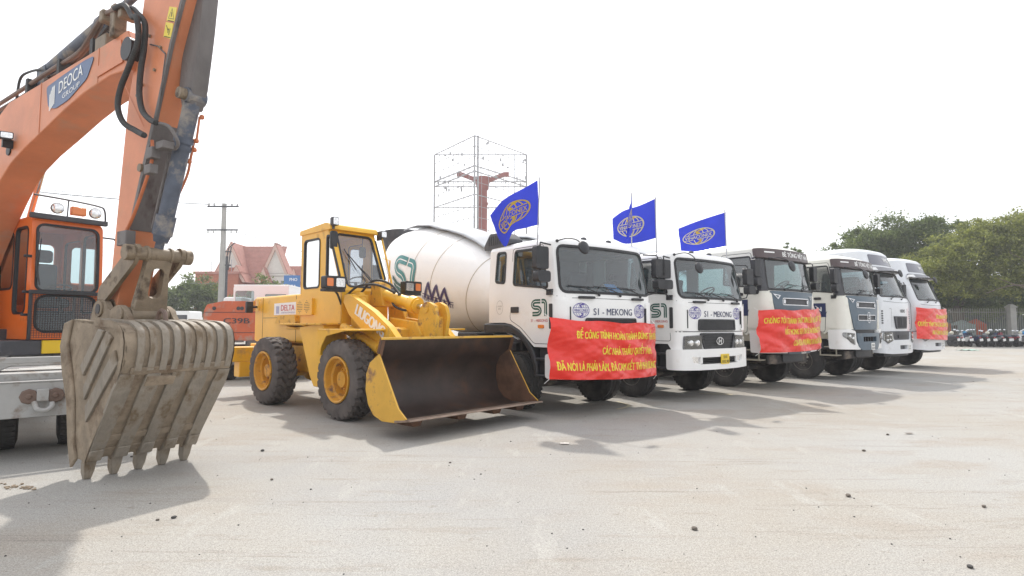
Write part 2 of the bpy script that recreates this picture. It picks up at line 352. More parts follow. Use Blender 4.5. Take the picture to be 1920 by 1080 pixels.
# ---------------------------------------------------------------- trucks
PH = 36.8; UX = Vector((cos(radians(PH)), sin(radians(PH)), 0)); BY = Vector((-UX.y, UX.x, 0))
def row(t, off=0): return BY*(8.6+off)+UX*t
class Cab:
    def __init__(s, W=1.22, yF=-1.42, b=.10, R=.17, yR=.72, zb=2.1, slant=.2, taper=.03, ztop=3.0):
        s.__dict__.update(W=W, yF=yF, b=b, R=R, yR=yR, zb=zb, slant=slant, taper=taper, ztop=ztop)
        s.s1 = W-R; s.s2 = s.s1+R*pi/2; s.ys2 = yF+b+R; s.sR = s.s2+yR-s.ys2
    def S(s, y): return s.s2+y-s.ys2
    def P(s, q, z):
        a = abs(q); g = 1 if q >= 0 else -1
        if a <= s.s1: x = a; y = s.yF+s.b*(a/s.s1)**2
        elif a <= s.s2: t = (a-s.s1)/s.R; x = s.s1+s.R*sin(t); y = s.yF+s.b+s.R*(1-cos(t))
        else: x = s.W; y = s.ys2+a-s.s2
        w = 1 if a <= s.s2 else max(0, 1-(a-s.s2)/1.0)
        zz = max(0, z-s.zb); y += s.slant*zz*w; x *= 1-s.taper*zz
        return Vector((g*x, y, z))
    def F(s, q, z, o=0):
        e = .012; p = s.P(q, z)
        if not o: return p
        n = (s.P(q+e, z)-s.P(q-e, z)).cross(s.P(q, z+e)-s.P(q, z-e)).normalized(); return p+n*o
    def cu(s): 
        c = []
        for g in (1, -1): c += [g*(s.s1+s.R*pi/2*k/6) for k in range(7)]+[g*x for x in (.15, .35, .55, .75, .92)]+[g*(s.s2+x) for x in (.25, .5, .75, 1, 1.3)]
        return sorted(c)
    def sidepoly(s, pts, side): return [((s.S(y))*side, z) for y, z in pts]
def wheel(parent, x, y, R, w, out, name='wheel', rm=None, tm=None, flat=False):
    """truck wheel; out = +1/-1 side whose rim faces outwards"""
    rm = rm or RIM; tm = tm or TYRE; h = w/2; c = (x, y, R)
    rr = R*.53; m = MB()
    if flat: prof = [(h*.55, rr), (h*.5, rr*.96), (h*.1, rr*.9), (h*.0, rr*.55), (h*.25, rr*.5), (h*.3, rr*.3), (h*.55, rr*.28), (h*.6, .02)]
    else: prof = [(h*.9, rr*1.02), (h*.92, rr*.97), (h*.35, rr*.9), (h*.5, rr*.7), (h*.75, rr*.62), (h*.78, rr*.4), (h*1.15, rr*.34), (h*1.2, rr*.22), (h*1.25, .02)]
    m.lathe([(-h*.8, rr*.95)]+[(a, r) for a, r in prof], c, (out, 0, 0), 28)
    for k in range(10):
        a = 2*pi*k/10; p = Vector((x+out*h*.78 if not flat else x+out*h*.1, y+cos(a)*rr*.5, R+sin(a)*rr*.5)); m.cyl(p, p+Vector((out*.045, 0, 0)), .016, n=6)
    wh = m.build(name, rm, parent, smooth=40)
    t = MB(); t.lathe([(-h*.82, rr), (-h*.98, rr*1.12), (-h*1.05, R*.78), (-h*.98, R*.93), (-h*.86, R*.985), (-h*.6, R), (-h*.52, R), (-h*.5, R-.014), (-h*.44, R-.014), (-h*.42, R+.001), (-.03, R+.002), (-.025, R-.014), (.025, R-.014), (.03, R+.002),
                        (h*.42, R+.001), (h*.44, R-.014), (h*.5, R-.014), (h*.52, R), (h*.6, R), (h*.86, R*.985), (h*.98, R*.93), (h*1.05, R*.78), (h*.98, rr*1.12), (h*.82, rr)], c, (out, 0, 0), 48)
    for k in range(40):
        for sgn in (1, -1):
            a = 2*pi*(k+(.5 if sgn > 0 else 0))/40; ca, sa = cos(a), sin(a)
            def Rr(p): return Vector((p.x, y+p.y*ca-p.z*sa, R+p.y*sa+p.z*ca))
            t.box(x+sgn*h*.55, x+sgn*h*.97, -.024, .024, R*.93, R*1.004, Rr)
    t.build('tyre', tm, wh, smooth=50); return wh
def pane(parent, C, loop, gl, sealw=.03, name='window', cv=None):
    cu = C.cu(); m = MB(); m.slab([offs(loop, sealw), offs(loop, -.012)], C.F, -.004, .010, cu, cv or [2.3, 2.5, 2.7, 2.9])
    s = m.build(name, SEAL, parent, smooth=60)
    g = MB(); g.sheet([offs(loop, .004)], C.F, -.012, cu, cv or [2.3, 2.5, 2.7, 2.9]); g.build('pane', gl, s, smooth=80, recalc=False); return s
def cab_interior(root, C, zf, ws0, dark=False):
    m = MB(); m.prism([(C.yF+.22, ws0-.5), (C.yF+.22, ws0-.02), (C.yF+.5, ws0+.03), (C.yF+.62, ws0-.12), (C.yF+.55, ws0-.5)], 'x', -C.W+.1, C.W-.1)
    m.box(-C.W+.06, C.W-.06, C.yF+.2, C.yR-.05, zf, zf+.04); m.box(.2, .7, C.yF+.42, C.yF+.58, ws0, ws0+.07); m.build('dashboard', INTER, root, bevel=.02)
    q = MB(); q.box(-C.W+.07, C.W-.07, C.yR-.09, C.yR-.05, zf, C.ztop-.02); q.box(-C.W+.12, C.W-.12, C.yF+.6+C.slant*.9, C.yR-.09, C.ztop-.06, C.ztop-.03); q.build('cab_lining', INTER, root)
    for sx in (-.58, .58):
        s = MB(); s.prism([(C.yF+.85, zf+.2), (C.yF+.83, zf+.42), (C.yF+1.25, zf+.38), (C.yF+1.48, zf+1.12), (C.yF+1.44, zf+1.3), (C.yF+1.52, zf+1.32), (C.yF+1.62, zf+1.1), (C.yF+1.42, zf+.2)], 'x', sx-.24, sx+.24)
        s.build('seat', SEATM, root, bevel=.04)
    w = MB(); c = Vector((.55, C.yF+.66, ws0+.16)); q = Vector((0, .55, .8)).to_track_quat('Z', 'Y')
    ring = [c+q @ Vector((.21*cos(a), .21*sin(a), 0)) for a in [2*pi*k/20 for k in range(21)]]
    w.tube(ring, .014, 6); w.cyl(c, c+q @ Vector((0, 0, -.25)), .03); 
    for a in (0, 2.1, 4.2): w.cyl(c, c+q @ Vector((.2*cos(a), .2*sin(a), 0)), .012, n=5)
    w.build('steering_wheel', BLACK, root)
def mirror(root, cx, cy, z0, z1, w, side, low=True, C=None, d=.12):
    m = MB(); m.slab([rrect(cx-w/2, z0, cx+w/2, z1, .04)], lambda u, v, o: (u, cy-o, v), 0, d)
    if low: m.slab([rrect(cx-w/2, z0-.22, cx+w/2, z0-.03, .05)], lambda u, v, o: (u, cy-.02-o, v), 0, d+.03)
    mm = m.build('mirror', BLACK, root, bevel=.02)
    g = MB(); g.sheet([rrect(cx-w/2+.02, z0+.02, cx+w/2-.02, z1-.02, .03)], lambda u, v, o: (u, cy+.003, v), 0); g.build('mirror_glass', MIRR, mm, recalc=False)
    a = MB(); xs = side*(C.W-.02); zt = z1+.05; zl = z0-.30
    a.tube([(xs, cy+.05, zt+.02), (cx*.9+xs*.1, cy-.02, zt+.03), (cx, cy-.05, zt), (cx, cy-.05, z0-.2), (cx-side*.04, cy-.03, zl), (xs, cy+.05, zl-.06)], .014, 6)
    a.box(min(xs, xs+side*.05), max(xs, xs+side*.05), cy-.02, cy+.12, zl-.12, zl-.02); a.build('mirror_arm', BLACK, mm)
def round_mirror(root, pts, c, r):
    m = MB(); m.tube(bez(pts, 6), .011, 6); m.ball(pts[0], .03, 6)
    m.lathe([(0, r*.9), (-.015, r), (-.04, r*.9), (-.06, r*.4), (-.065, .01)], c, (0, 1, -.25), 20); m.build('front_mirror', BLACK, root)
def wipers(root, C, z0, arms, h=.5):
    for s0, s1 in arms:
        m = MB(); n = 8
        m.tube([C.F(s0+(s1-s0)*k/n, z0+.10*k/n+(.02 if k else 0), .035+.02*sin(pi*k/n)) for k in range(n+1)], .010, 5)
        m.tube([C.F(s1-.27+.54*k/6, z0+.13+.02*(1-k/6), .022) for k in range(7)], .009, 5); m.ball(C.F(s0, z0, .03), .025, 6); m.build('wiper', BLACK, root)
def chassis(root, rearax, L, tanks=True, tractor=False):
    m = MB()
    for sx in (-.43, .43): m.box(sx-.04, sx+.04, -1.1, L, .78, 1.04)
    for y in (-1.0, 0, .9, 2.0, 3.0, 4.2, L-.1): m.box(-.42, .42, y-.05, y+.05, .82, 1.0)
    m.build('frame', CHASS, root, bevel=.01)
    a = MB(); a.tube([(-1, 0, .52), (-.6, 0, .45), (.6, 0, .45), (1, 0, .52)], .075, 8)
    for sx in (-.43, .43): a.box(sx-.05, sx+.05, -.75, .75, .62, .72)
    a.box(-.25, .25, -.7, .2, .55, 1.1); a.tube([(-.9, .15, .45), (.9, .15, .45)], .03, 6); a.build('front_axle', CHASS, root, bevel=.02)
    for y in rearax:
        a = MB(); a.tube([(-.95, y, .52), (.95, y, .52)], .1, 10); a.ball((0, y, .52), .24, 10); a.build('rear_axle', CHASS, root)
        for sx in (-1, 1): wheel(root, sx*.93, y, .53, .56, sx, flat=True)
    for sx in (-1, 1): wheel(root, sx*1.04, 0, .53, .31, sx)
    if tanks:
        b = MB(); b.box(-1.2, -.55, 1.2, 1.95, .75, 1.42); b.box(-1.2, -.6, 2.0, 2.8, .7, 1.32); b.build('battery_box', BLACK, root, bevel=.03)
        b = MB(); b.slab([rrect(.56, .6, 1.2, 1.2, .12)], lambda u, v, o: (u, o, v), 1.3, 2.6); b.build('fuel_tank', GALV, root, bevel=.02)
def drum_f(a):
    P = [(0, .30), (.12, .46), (.5, .74), (1.0, .95), (1.6, 1.12), (2.3, 1.22), (3.8, 1.22), (4.6, 1.12), (5.4, .92), (5.9, .74), (6.0, .66)]
    for i in range(len(P)-1):
        if a <= P[i+1][0]:
            t = (a-P[i][0])/(P[i+1][0]-P[i][0]); return P[i][1]*(1-t)+P[i+1][1]*t
    return .5
DB = Vector((0, 1.02, 1.98)); DA = Vector((0, cos(radians(15)), sin(radians(15)))); DN = Vector((0, -DA.z, DA.y))
def DF_(a, th, o):      # th from the top towards -x
    r = drum_f(a)+o; return DB+DA*a+DN*(r*cos(th))+Vector((-1, 0, 0))*(r*sin(th))
def mixer(root, decals):
    m = MB(); n = 56; A = [0, .12, .3, .5, .75, 1.0, 1.3, 1.6, 1.9, 2.2, 2.7, 3.2, 3.6, 4.0, 4.5, 5.0, 5.45, 5.9, 6.0]
    m.rings([[DF_(a, 2*pi*k/n, 0) for k in range(n)] for a in A]); d = m.build('drum', DRUMW, root, smooth=50)
    for a in (1.0, 2.2, 3.2):
        s = MB(); s.rings([[DF_(a-.012, 2*pi*k/n, .003) for k in range(n)], [DF_(a, 2*pi*k/n, .007) for k in range(n)], [DF_(a+.012, 2*pi*k/n, .003) for k in range(n)]], caps=False); s.build('weld_seam', M('drum seam', (.5, .45, .38), .6), d)
    c = MB(); c.cyl(DB-DA*.5, DB, .3, .34, 20); c.cyl(DB-DA*.12, DB-DA*.04, .42, .42, 20)
    for sx in (-1, 1):
        c.prism([(.7, 1.05), (.75, 1.9), (1.0, 2.1), (1.15, 1.6), (1.5, 1.05)], 'x', sx*.35-.05, sx*.35+.05); c.prism([(5.2, 1.05), (5.35, 2.6), (5.75, 2.6), (6.2, 1.05)], 'x', sx*.5-.05, sx*.5+.05)
    c.box(-.5, .5, .8, 6.3, 1.04, 1.2); c.build('drum_support', DGREY, root, bevel=.01)
    h = MB(); h.cyl((0, 7.2, 3.3), (0, 7.3, 4.35), .3, .6, 16); h.prism([(6.7, 1.4), (7.5, 1.4), (7.4, 3.4), (7.0, 3.4)], 'x', -.25, .25); h.build('hopper', DGREY, root)
    t = MB()                                      # grey cover sheet hooped over the drum
    aa = [.45+5.1*k/26 for k in range(27)]; tt = [radians(-58+84*k/22) for k in range(23)]
    def TP(a, th, o):
        return DF_(a, th, o+.10+.02*noise.noise(Vector((a*1.7, th*3, 1)))+(.10 if a < 1.0 else 0)*(1-a))
    t.rings([[TP(a, th, 0) for th in tt] for a in aa], close=False, caps=False)
    to = t.build('drum_cover', TARP, root, smooth=60, recalc=False); so = to.modifiers.new('thick', 'SOLIDIFY'); so.thickness = .02
    if decals:
        cu = [.5+.12*k for k in range(40)]
        FN = lambda a, v, o: DF_(a, radians(90)-v/1.2, o)     # v: height on the side
        FM = lambda u, v, o: FN(3.62-(u+3.1)*.95, v*.88-.44, o)                      # reading left to right when seen from -x
        L = MB(); sp = s_path(-3.68, -.02, .68, .82)
        for k in range(1): L.stroke([(x, y) for x, y in sp], .24, FM, .014, ml=.05)
        one = [(-2.92, .80)]+[(-2.72+.17*cos(radians(90-15*i)), .62+.18*sin(radians(90-15*i))) for i in range(7)]+[(-2.55, .3), (-2.55, 0), (-2.55, -.16)]
        L.stroke(one, .24, FM, .014, ml=.05); lo = L.build('company_logo', TEAL, d, smooth=0, recalc=False)
        K = MB(); K.stroke(sp, .03, FM, .020, ml=.05); K.stroke(one, .03, FM, .020, ml=.05); K.build('inline', WVIN, lo, smooth=0, recalc=False)
        G = MB()
        for y in (.03, -.19): G.stroke([(-3.95, y+.12), (-3.6, y), (-3.3, y-.03)], .15, FM, .016, ml=.05)
        G.build('logo_base', GREEN, d, smooth=0, recalc=False)
        FM = lambda u, v, o: FN(1.95-(u+1.62)*.92, v*.88-.02, o)
        N_ = MB()
        for k in range(3):
            x = -1.95+k*.34; y = -.16-k*.0
            N_.stroke([(x-.22, y-.28), (x-.02, y+.16), (x+.16, y-.26)], .085, FM, .012, ml=.04); N_.sheet([[(x-.09, y-.28), (x+.05, y-.28), (x-.02, y-.12)]], FM, .014)
        N_.stroke([(-2.28, -.48+.14), (-.98, -.48+.14)], .022, FM, .012, ml=.05)
        N_.text('NGHI SON CEMENT', FM, -2.3, -.52, 1.32, .13, .012, .02, cu=sorted(-x for x in cu), cv=[-.5, -.45, -.42]); N_.build('cement_lettering', M('cement mark', (.05, .03, .12), .5), d, smooth=0, recalc=False)
def hd_truck(name, t, off, deco, **kw):
    root = empty(name, row(t, off), PH, **kw); C = Cab(); cu = C.cu(); cv = [1.3, 1.6, 1.9, 2.1, 2.3, 2.5, 2.7, 2.9]
    half = [(0, 1.05), (C.s2, 1.05), (C.S(-1.05), 1.18), (C.S(-.68), 1.18), (C.S(-.46), 1.34), (C.S(-.26), 1.48), (C.S(0), 1.58), (C.S(.2), 1.61), (C.sR, 1.61), (C.sR, C.ztop)]
    outer = half[1:]+[(-s, z) for s, z in half[1:]][::-1]
    ws = rpoly([(-1.13, 2.14), (1.13, 2.14), (1.10, 2.94), (-1.10, 2.94)], .13, 5)
    win = [(-.11, 2.93), (-1.03, 2.91), (-1.07, 2.22), (-.08, 2.32)]; q = [(.2, 2.94), (.46, 2.95), (.5, 2.40), (.22, 2.37)]
    holes = [ws]; W_ = []
    for sd_ in (-1, 1):
        for p in (win, q): L = rpoly(C.sidepoly(p, sd_), .05, 3); holes.append(L); W_.append(L)
    m = MB(); m.slab([outer]+holes, C.F, -.03, 0, cu, cv)
    ss = [C.sR*(-1+2*k/72) for k in range(73)]
    prof = [(0, 0, 0, 0), (.05, .025, .02, .01), (.095, .08, .06, .03), (.12, .2, .14, .08), (.135, .45, .3, .2), (.14, .8, .6, .4)]
    yf = C.yF; R_ = []
    for dz, fi, si, ri in prof: R_.append([Vector((p.x*(1-si/C.W), yf+fi+(p.y-yf)*((C.yR-ri)-(yf+fi))/(C.yR-yf), C.ztop+dz)) for p in [C.P(s, C.ztop) for s in ss]])
    m.rings(R_, caps=False); m.add(R_[-1], [list(range(len(R_[-1])))])
    m.add([(-C.W, C.yR, 1.61), (C.W, C.yR, 1.61), (C.W*.97, C.yR, C.ztop), (-C.W*.97, C.yR, C.ztop)], [[0, 1, 2, 3]]); m.add([(-C.W, C.yR, 1.61), (C.W, C.yR, 1.61), (C.W, -.2, 1.3), (-C.W, -.2, 1.3)], [[0, 1, 2, 3]])
    m.build('cab_body', WHITE, root, smooth=32)
    pane(root, C, ws, GLASS, .035, 'windshield')
    for L in W_: pane(root, C, L, GLASS, .03, 'side_window')
    cab_interior(root, C, 1.35, 2.14)
    g = MB()                                       # door gaps
    for sd_ in (-1, 1):
        dl = rpoly(C.sidepoly([(.03, 1.66), (-.03, 2.99), (-1.08, 2.98), (-1.13, 1.24), (-.68, 1.24), (-.3, 1.52)], sd_), .06, 3); g.slab([offs(dl, .005), offs(dl, -.005)], C.F, -.004, .002, cu)
        g.stroke([(C.S(-1.12)*sd_, 2.06), (C.s1*sd_, 2.06)], .008, C.F, .003)
    g.stroke([(s, 1.43) for s in lin(-C.s2, C.s2, 30)], .016, C.F, .003); g.stroke([(s, 2.03+.0*s) for s in lin(-1.0, 1.0, 24)], .008, C.F, .003)
    g.build('panel_gap', SEAL, root, smooth=0)
    f = MB()                                       # raised front corners with vents
    for sd_ in (-1, 1): f.slab([rpoly([(sd_*.95, 1.45), (sd_*.97, 1.97), (sd_*(C.s2-.06), 2.02), (sd_*(C.s2+.02), 1.9), (sd_*(C.s2+.02), 1.45)], .05)], C.F, -.005, .028, cu)
    f.build('corner_panel', WHITE, root, smooth=40, bevel=.008)
    v = MB()
    for sd_ in (-1, 1):
        v.slab([rrect(min(sd_*(C.s2-.05), sd_*(C.s2+.02)), 1.5, max(sd_*(C.s2-.05), sd_*(C.s2+.02)), 1.93, .02)], C.F, .02, .036, cu); v.slab([rrect(min(sd_*.955, sd_*.98), 1.5, max(sd_*.955, sd_*.98), 1.88, .01)], C.F, .0, .034, cu)
    v.build('air_vent', BLACK, root)
    for sd_ in (-1, 1):
        h = MB(); y0 = -.02; h.slab([rrect(C.S(-.24)*sd_, 1.79, C.S(-.01)*sd_, 1.90, .02) if sd_ > 0 else rrect(-C.S(-.01), 1.79, -C.S(-.24), 1.90, .02)], C.F, 0, .02); h.build('door_handle', BLACK, root, bevel=.006)
        h = MB(); a_, b_ = sorted((C.S(-.96)*sd_, C.S(-.81)*sd_)); h.slab([rrect(a_, 1.51, b_, 1.57, .02)], C.F, 0, .022); h.build('side_marker', AMBER, root, bevel=.005)
        A = MB()                                   # black wheel arch and steps
        arc = [(C.S(y), z) for y, z in ((.9, 1.6), (.2, 1.6), (0, 1.57), (-.26, 1.47), (-.46, 1.33), (-.66, 1.12), (-.76, .9), (-.78, .66))]
        inn = [(y, z) for y, z in ((-.68, .66), (-.66, .86), (-.56, 1.05), (-.36, 1.26), (-.16, 1.37), (.1, 1.42), (.9, 1.42))]
        A.prism([(y-C.s2+C.ys2, z) for y, z in arc]+inn, 'x', sd_*(C.W-.42), sd_*(C.W+.012)); A.build('wheel_arch', BLACK, root, bevel=.03, smooth=30)
        st = MB(); st.box(*sorted((sd_*.95, sd_*1.17)), -1.16, -.78, .70, 1.18)
        for z in (.66, .95): st.box(*sorted((sd_*.95, sd_*1.235)), -1.2, -.74, z, z+.045)
        st.build('step', BLACK, root, bevel=.012)
        mirror(root, sd_*1.52, -1.17, 2.50, 2.88, .27, sd_, True, C)
    bm_ = MB()                                     # bumper with openings
    slot = rrect(-.66, .76, .66, .90, .02); bo = rpoly([(-C.S(-1.05), .66), (-.7, .64), (.7, .64), (C.S(-1.05), .66), (C.S(-1.05), 1.07), (-C.S(-1.05), 1.07)], .06)
    fogs = [rpoly([(sd_*.60, .90), (sd_*.60, .77), (sd_*.86, .79), (sd_*.90, .92)], .02) for sd_ in (-1, 1)]
    bm_.slab([bo, slot]+fogs, C.F, -.25, .06, cu); bm_.build('bumper', WHITE, root, bevel=.02, smooth=40)
    k = MB(); k.slab([slot], C.F, -.2, -.1, cu)
    for i in range(3): k.slab([rrect(-.66, .78+i*.04, .66, .79+i*.04, .002)], C.F, -.05, .03, cu)
    k.slab([rrect(-C.s2, .7, C.s2, 1.05, .02)], C.F, -.3, -.24, cu); k.build('bumper_grille', BLACK, root)
    for i, sd_ in enumerate((-1, 1)):
        l = MB(); l.slab([offs(fogs[i], .006)], C.F, -.1, .03, cu); l.build('fog_lamp', LIGHT, root)
        hl = rpoly([(sd_*.58, 1.06), (sd_*.60, 1.35), (sd_*1.06, 1.33), (sd_*1.08, 1.08)], .03)
        l = MB(); l.slab([offs(hl, .012)], C.F, 0, .02, cu); hb = l.build('headlight', M('headlamp housing', (.3, .3, .31), .3, metal=.4, var=.3, vs=14), root)
        l = MB()
        for dx in (.70, .88): c = C.F(sd_*dx, 1.2, .02); l.lathe([(0, .10), (-.005, .085), (.03, .05), (.035, .02)], c, (0, -1, 0), 18)
        l.build('reflector', LIGHT, hb); l = MB(); l.slab([hl], C.F, .035, .045, cu); l.build('lens', LENS, hb)
    gr = MB(); g1 = rpoly([(-.66, 1.45), (.66, 1.45), (.64, 1.69), (-.64, 1.69)], .05); g2 = rpoly([(-.62, 1.40), (.62, 1.40), (.48, 1.03), (-.48, 1.03)], .06)
    for L in (g1, g2): gr.slab([L, offs(L, -.035)], C.F, -.01, .035, cu)
    gr.slab([offs(g1, -.03)], C.F, -.01, .006, cu); gr.slab([offs(g2, -.03)], C.F, -.01, .006, cu)
    for z in (1.5, 1.54, 1.58, 1.62, 1.14, 1.2, 1.26, 1.32): gr.slab([rrect(-.6 if z > 1.4 else -.5, z, .6 if z > 1.4 else .5, z+.018, .004)], C.F, 0, .028, cu)
    gb = gr.build('grille', BLACK, root, smooth=30)
    e = MB(); e.stroke([(.12*cos(2*pi*i/24), 1.23+.075*sin(2*pi*i/24)) for i in range(24)], .016, C.F, .045, True)
    e.stroke([(-.05, 1.17), (-.035, 1.29)], .026, C.F, .045); e.stroke([(.035, 1.17), (.05, 1.29)], .026, C.F, .045); e.stroke([(-.045, 1.215), (.045, 1.245)], .022, C.F, .046); e.build('maker_emblem', CHROME, gb, smooth=0, recalc=False)
    lt = MB(); lt.text('S1 - MEKONG', C.F, -.46, 1.74, 1.0, .125, .006, .008, cu); lt.build('front_lettering', NAVY, root, smooth=0, recalc=False)
    for x in (-.73, .79): emblem(C.F, x, 1.82, .34, .25, VIOLET, VIOLET, root, cu=cu, o=.006, lw=.03)
    for sd_ in (-1, 1):
        s0 = -C.S(-.62) if sd_ < 0 else C.S(-1.08); s1_logo(C.F, s0, 1.72, .42, .30, GREEN, root)
        lt = MB(); lt.text('S1 - MEKONG', C.F, s0-.02, 1.62, .46, .05, .004, .004); lt.build('door_lettering', REDV, root, smooth=0, recalc=False)
        cc = (-C.S(.36) if sd_ < 0 else C.S(.36)); ci = MB(); ci.stroke([(cc+.105*cos(2*pi*i/28), 1.9+.13*sin(2*pi*i/28)) for i in range(28)], .006, C.F, .003, True)
        ci.text('S1 MEKONG', C.F, cc-.07, 1.91, .14, .028, .003); ci.text('GROUP', C.F, cc-.045, 1.86, .09, .028, .003); ci.build('round_stamp', M('grey print', (.3, .3, .29), .5), root, smooth=0, recalc=False)
    hn = MB()
    for x in (-.62, .70): hn.slab([rrect(x-.17, 2.02, x+.17, 2.065, .02)], C.F, 0, .05, cu)
    hn.build('grab_handle', BLACK, root, bevel=.008)
    wipers(root, C, 2.09, [(-.35, -.72), (.18, -.18), (.78, .40)])
    sn = MB(); sn.prism(rpoly([(.98, 3.06), (.98, 3.16), (.78, 3.38), (.35, 3.36), (.10, 3.2), (.12, 3.1)], .05), 'x', -1.16, -.86); s_ = sn.build('intake_duct', DGREY, root, bevel=.02)
    gm = MB()
    for i in range(9): gm.box(-1.168, -1.16, .2+i*.075, .225+i*.075, 3.14, 3.32)
    gm.build('duct_mesh', BLACK, s_)
    rl = MB()
    for x, y in ((-.3, -1.0), (.35, -1.0), (0, .3)): rl.ball((x, y, 3.14), .05, 8, (1.3, 1, .8))
    rl.build('roof_lamp', DGREY, root)
    chassis(root, (3.5, 4.85), 6.6); mixer(root, deco == 1)
    if deco == 1:
        round_mirror(root, [(-1.06, -1.13, 3.03), (-1.03, -1.35, 3.05), (-.98, -1.55, 3.0), (-.93, -1.62, 2.9)], (-.93, -1.64, 2.86), .12)
        p = MB(); p.slab([[(.28, 2.185), (.62, 2.185), (.50, 2.34), (.22, 2.34)]], lambda u, v, o: (u, C.yF+.30+(v-2.18)*.8, v-o), 0, .004); p.build('dashboard_paper', M('blue paper', (.05, .3, .7), .6), root)
    else:
        round_mirror(root, [(-1.06, -1.13, 3.03), (-1.05, -1.4, 3.04), (-1.05, -1.6, 2.93), (-1.05, -1.68, 2.76)], (-1.05, -1.70, 2.70), .12)
        P = MB(); P.slab([rrect(-.02, .745, .28, .955, .015)], C.F, .06, .075, cu); pl = P.build('number_plate', PLATEY, root); T = MB(); T.text('51E', C.F, .06, .865, .14, .06, .079, .01, cu); T.text('032.98', C.F, .01, .77, .24, .06, .079, .01, cu); T.build('plate_lettering', BLK, pl, smooth=0, recalc=False)
    return root, C
def big_cab_shell(root, C, ws, wins, mat, zside, prof, zfront=1.3, gl=GLASS):
    cu = C.cu(); cv = [1.6, 1.9, 2.1, 2.3, 2.5, 2.7, 2.9, 3.1, 3.3, 3.5, 3.7, 3.85]
    half = [(C.s2, zfront), (C.S(-.85), zfront), (C.S(-.68), zside), (C.S(-.46), zside+.12), (C.S(-.2), zside+.25), (C.S(.1), zside+.3), (C.sR, zside+.3), (C.sR, C.ztop)]
    outer = half+[(-s, z) for s, z in half][::-1]; holes = [ws]; L_ = []
    for sd_ in (-1, 1):
        for p in wins: L = rpoly(C.sidepoly(p, sd_), .05, 3); holes.append(L); L_.append(L)
    m = MB(); m.slab([outer]+holes, C.F, -.03, 0, cu, cv); ss = [C.sR*(-1+2*k/72) for k in range(73)]; yf = C.P(0, C.ztop).y; R_ = []
    for dz, fi, si, ri in prof: R_.append([Vector((p.x*(1-si/C.W), yf+fi+(p.y-yf)*((C.yR-ri)-(yf+fi))/(C.yR-yf), C.ztop+dz)) for p in [C.P(s, C.ztop) for s in ss]])
    m.rings(R_, caps=False); m.add(R_[-1], [list(range(len(R_[-1])))])
    m.add([(-C.W, C.yR, zside+.3), (C.W, C.yR, zside+.3), (C.W*.97, C.yR, C.ztop), (-C.W*.97, C.yR, C.ztop)], [[0, 1, 2, 3]]); m.add([(-C.W, C.yR, zside+.3), (C.W, C.yR, zside+.3), (C.W, -.3, zside+.1), (-C.W, -.3, zside+.1)], [[0, 1, 2, 3]])
    m.build('cab_body', mat, root, smooth=32); pane(root, C, ws, gl, .03, 'windshield', cv)
    for L in L_: pane(root, C, L, GLASSD, .025, 'side_window', cv)
    return cu, cv
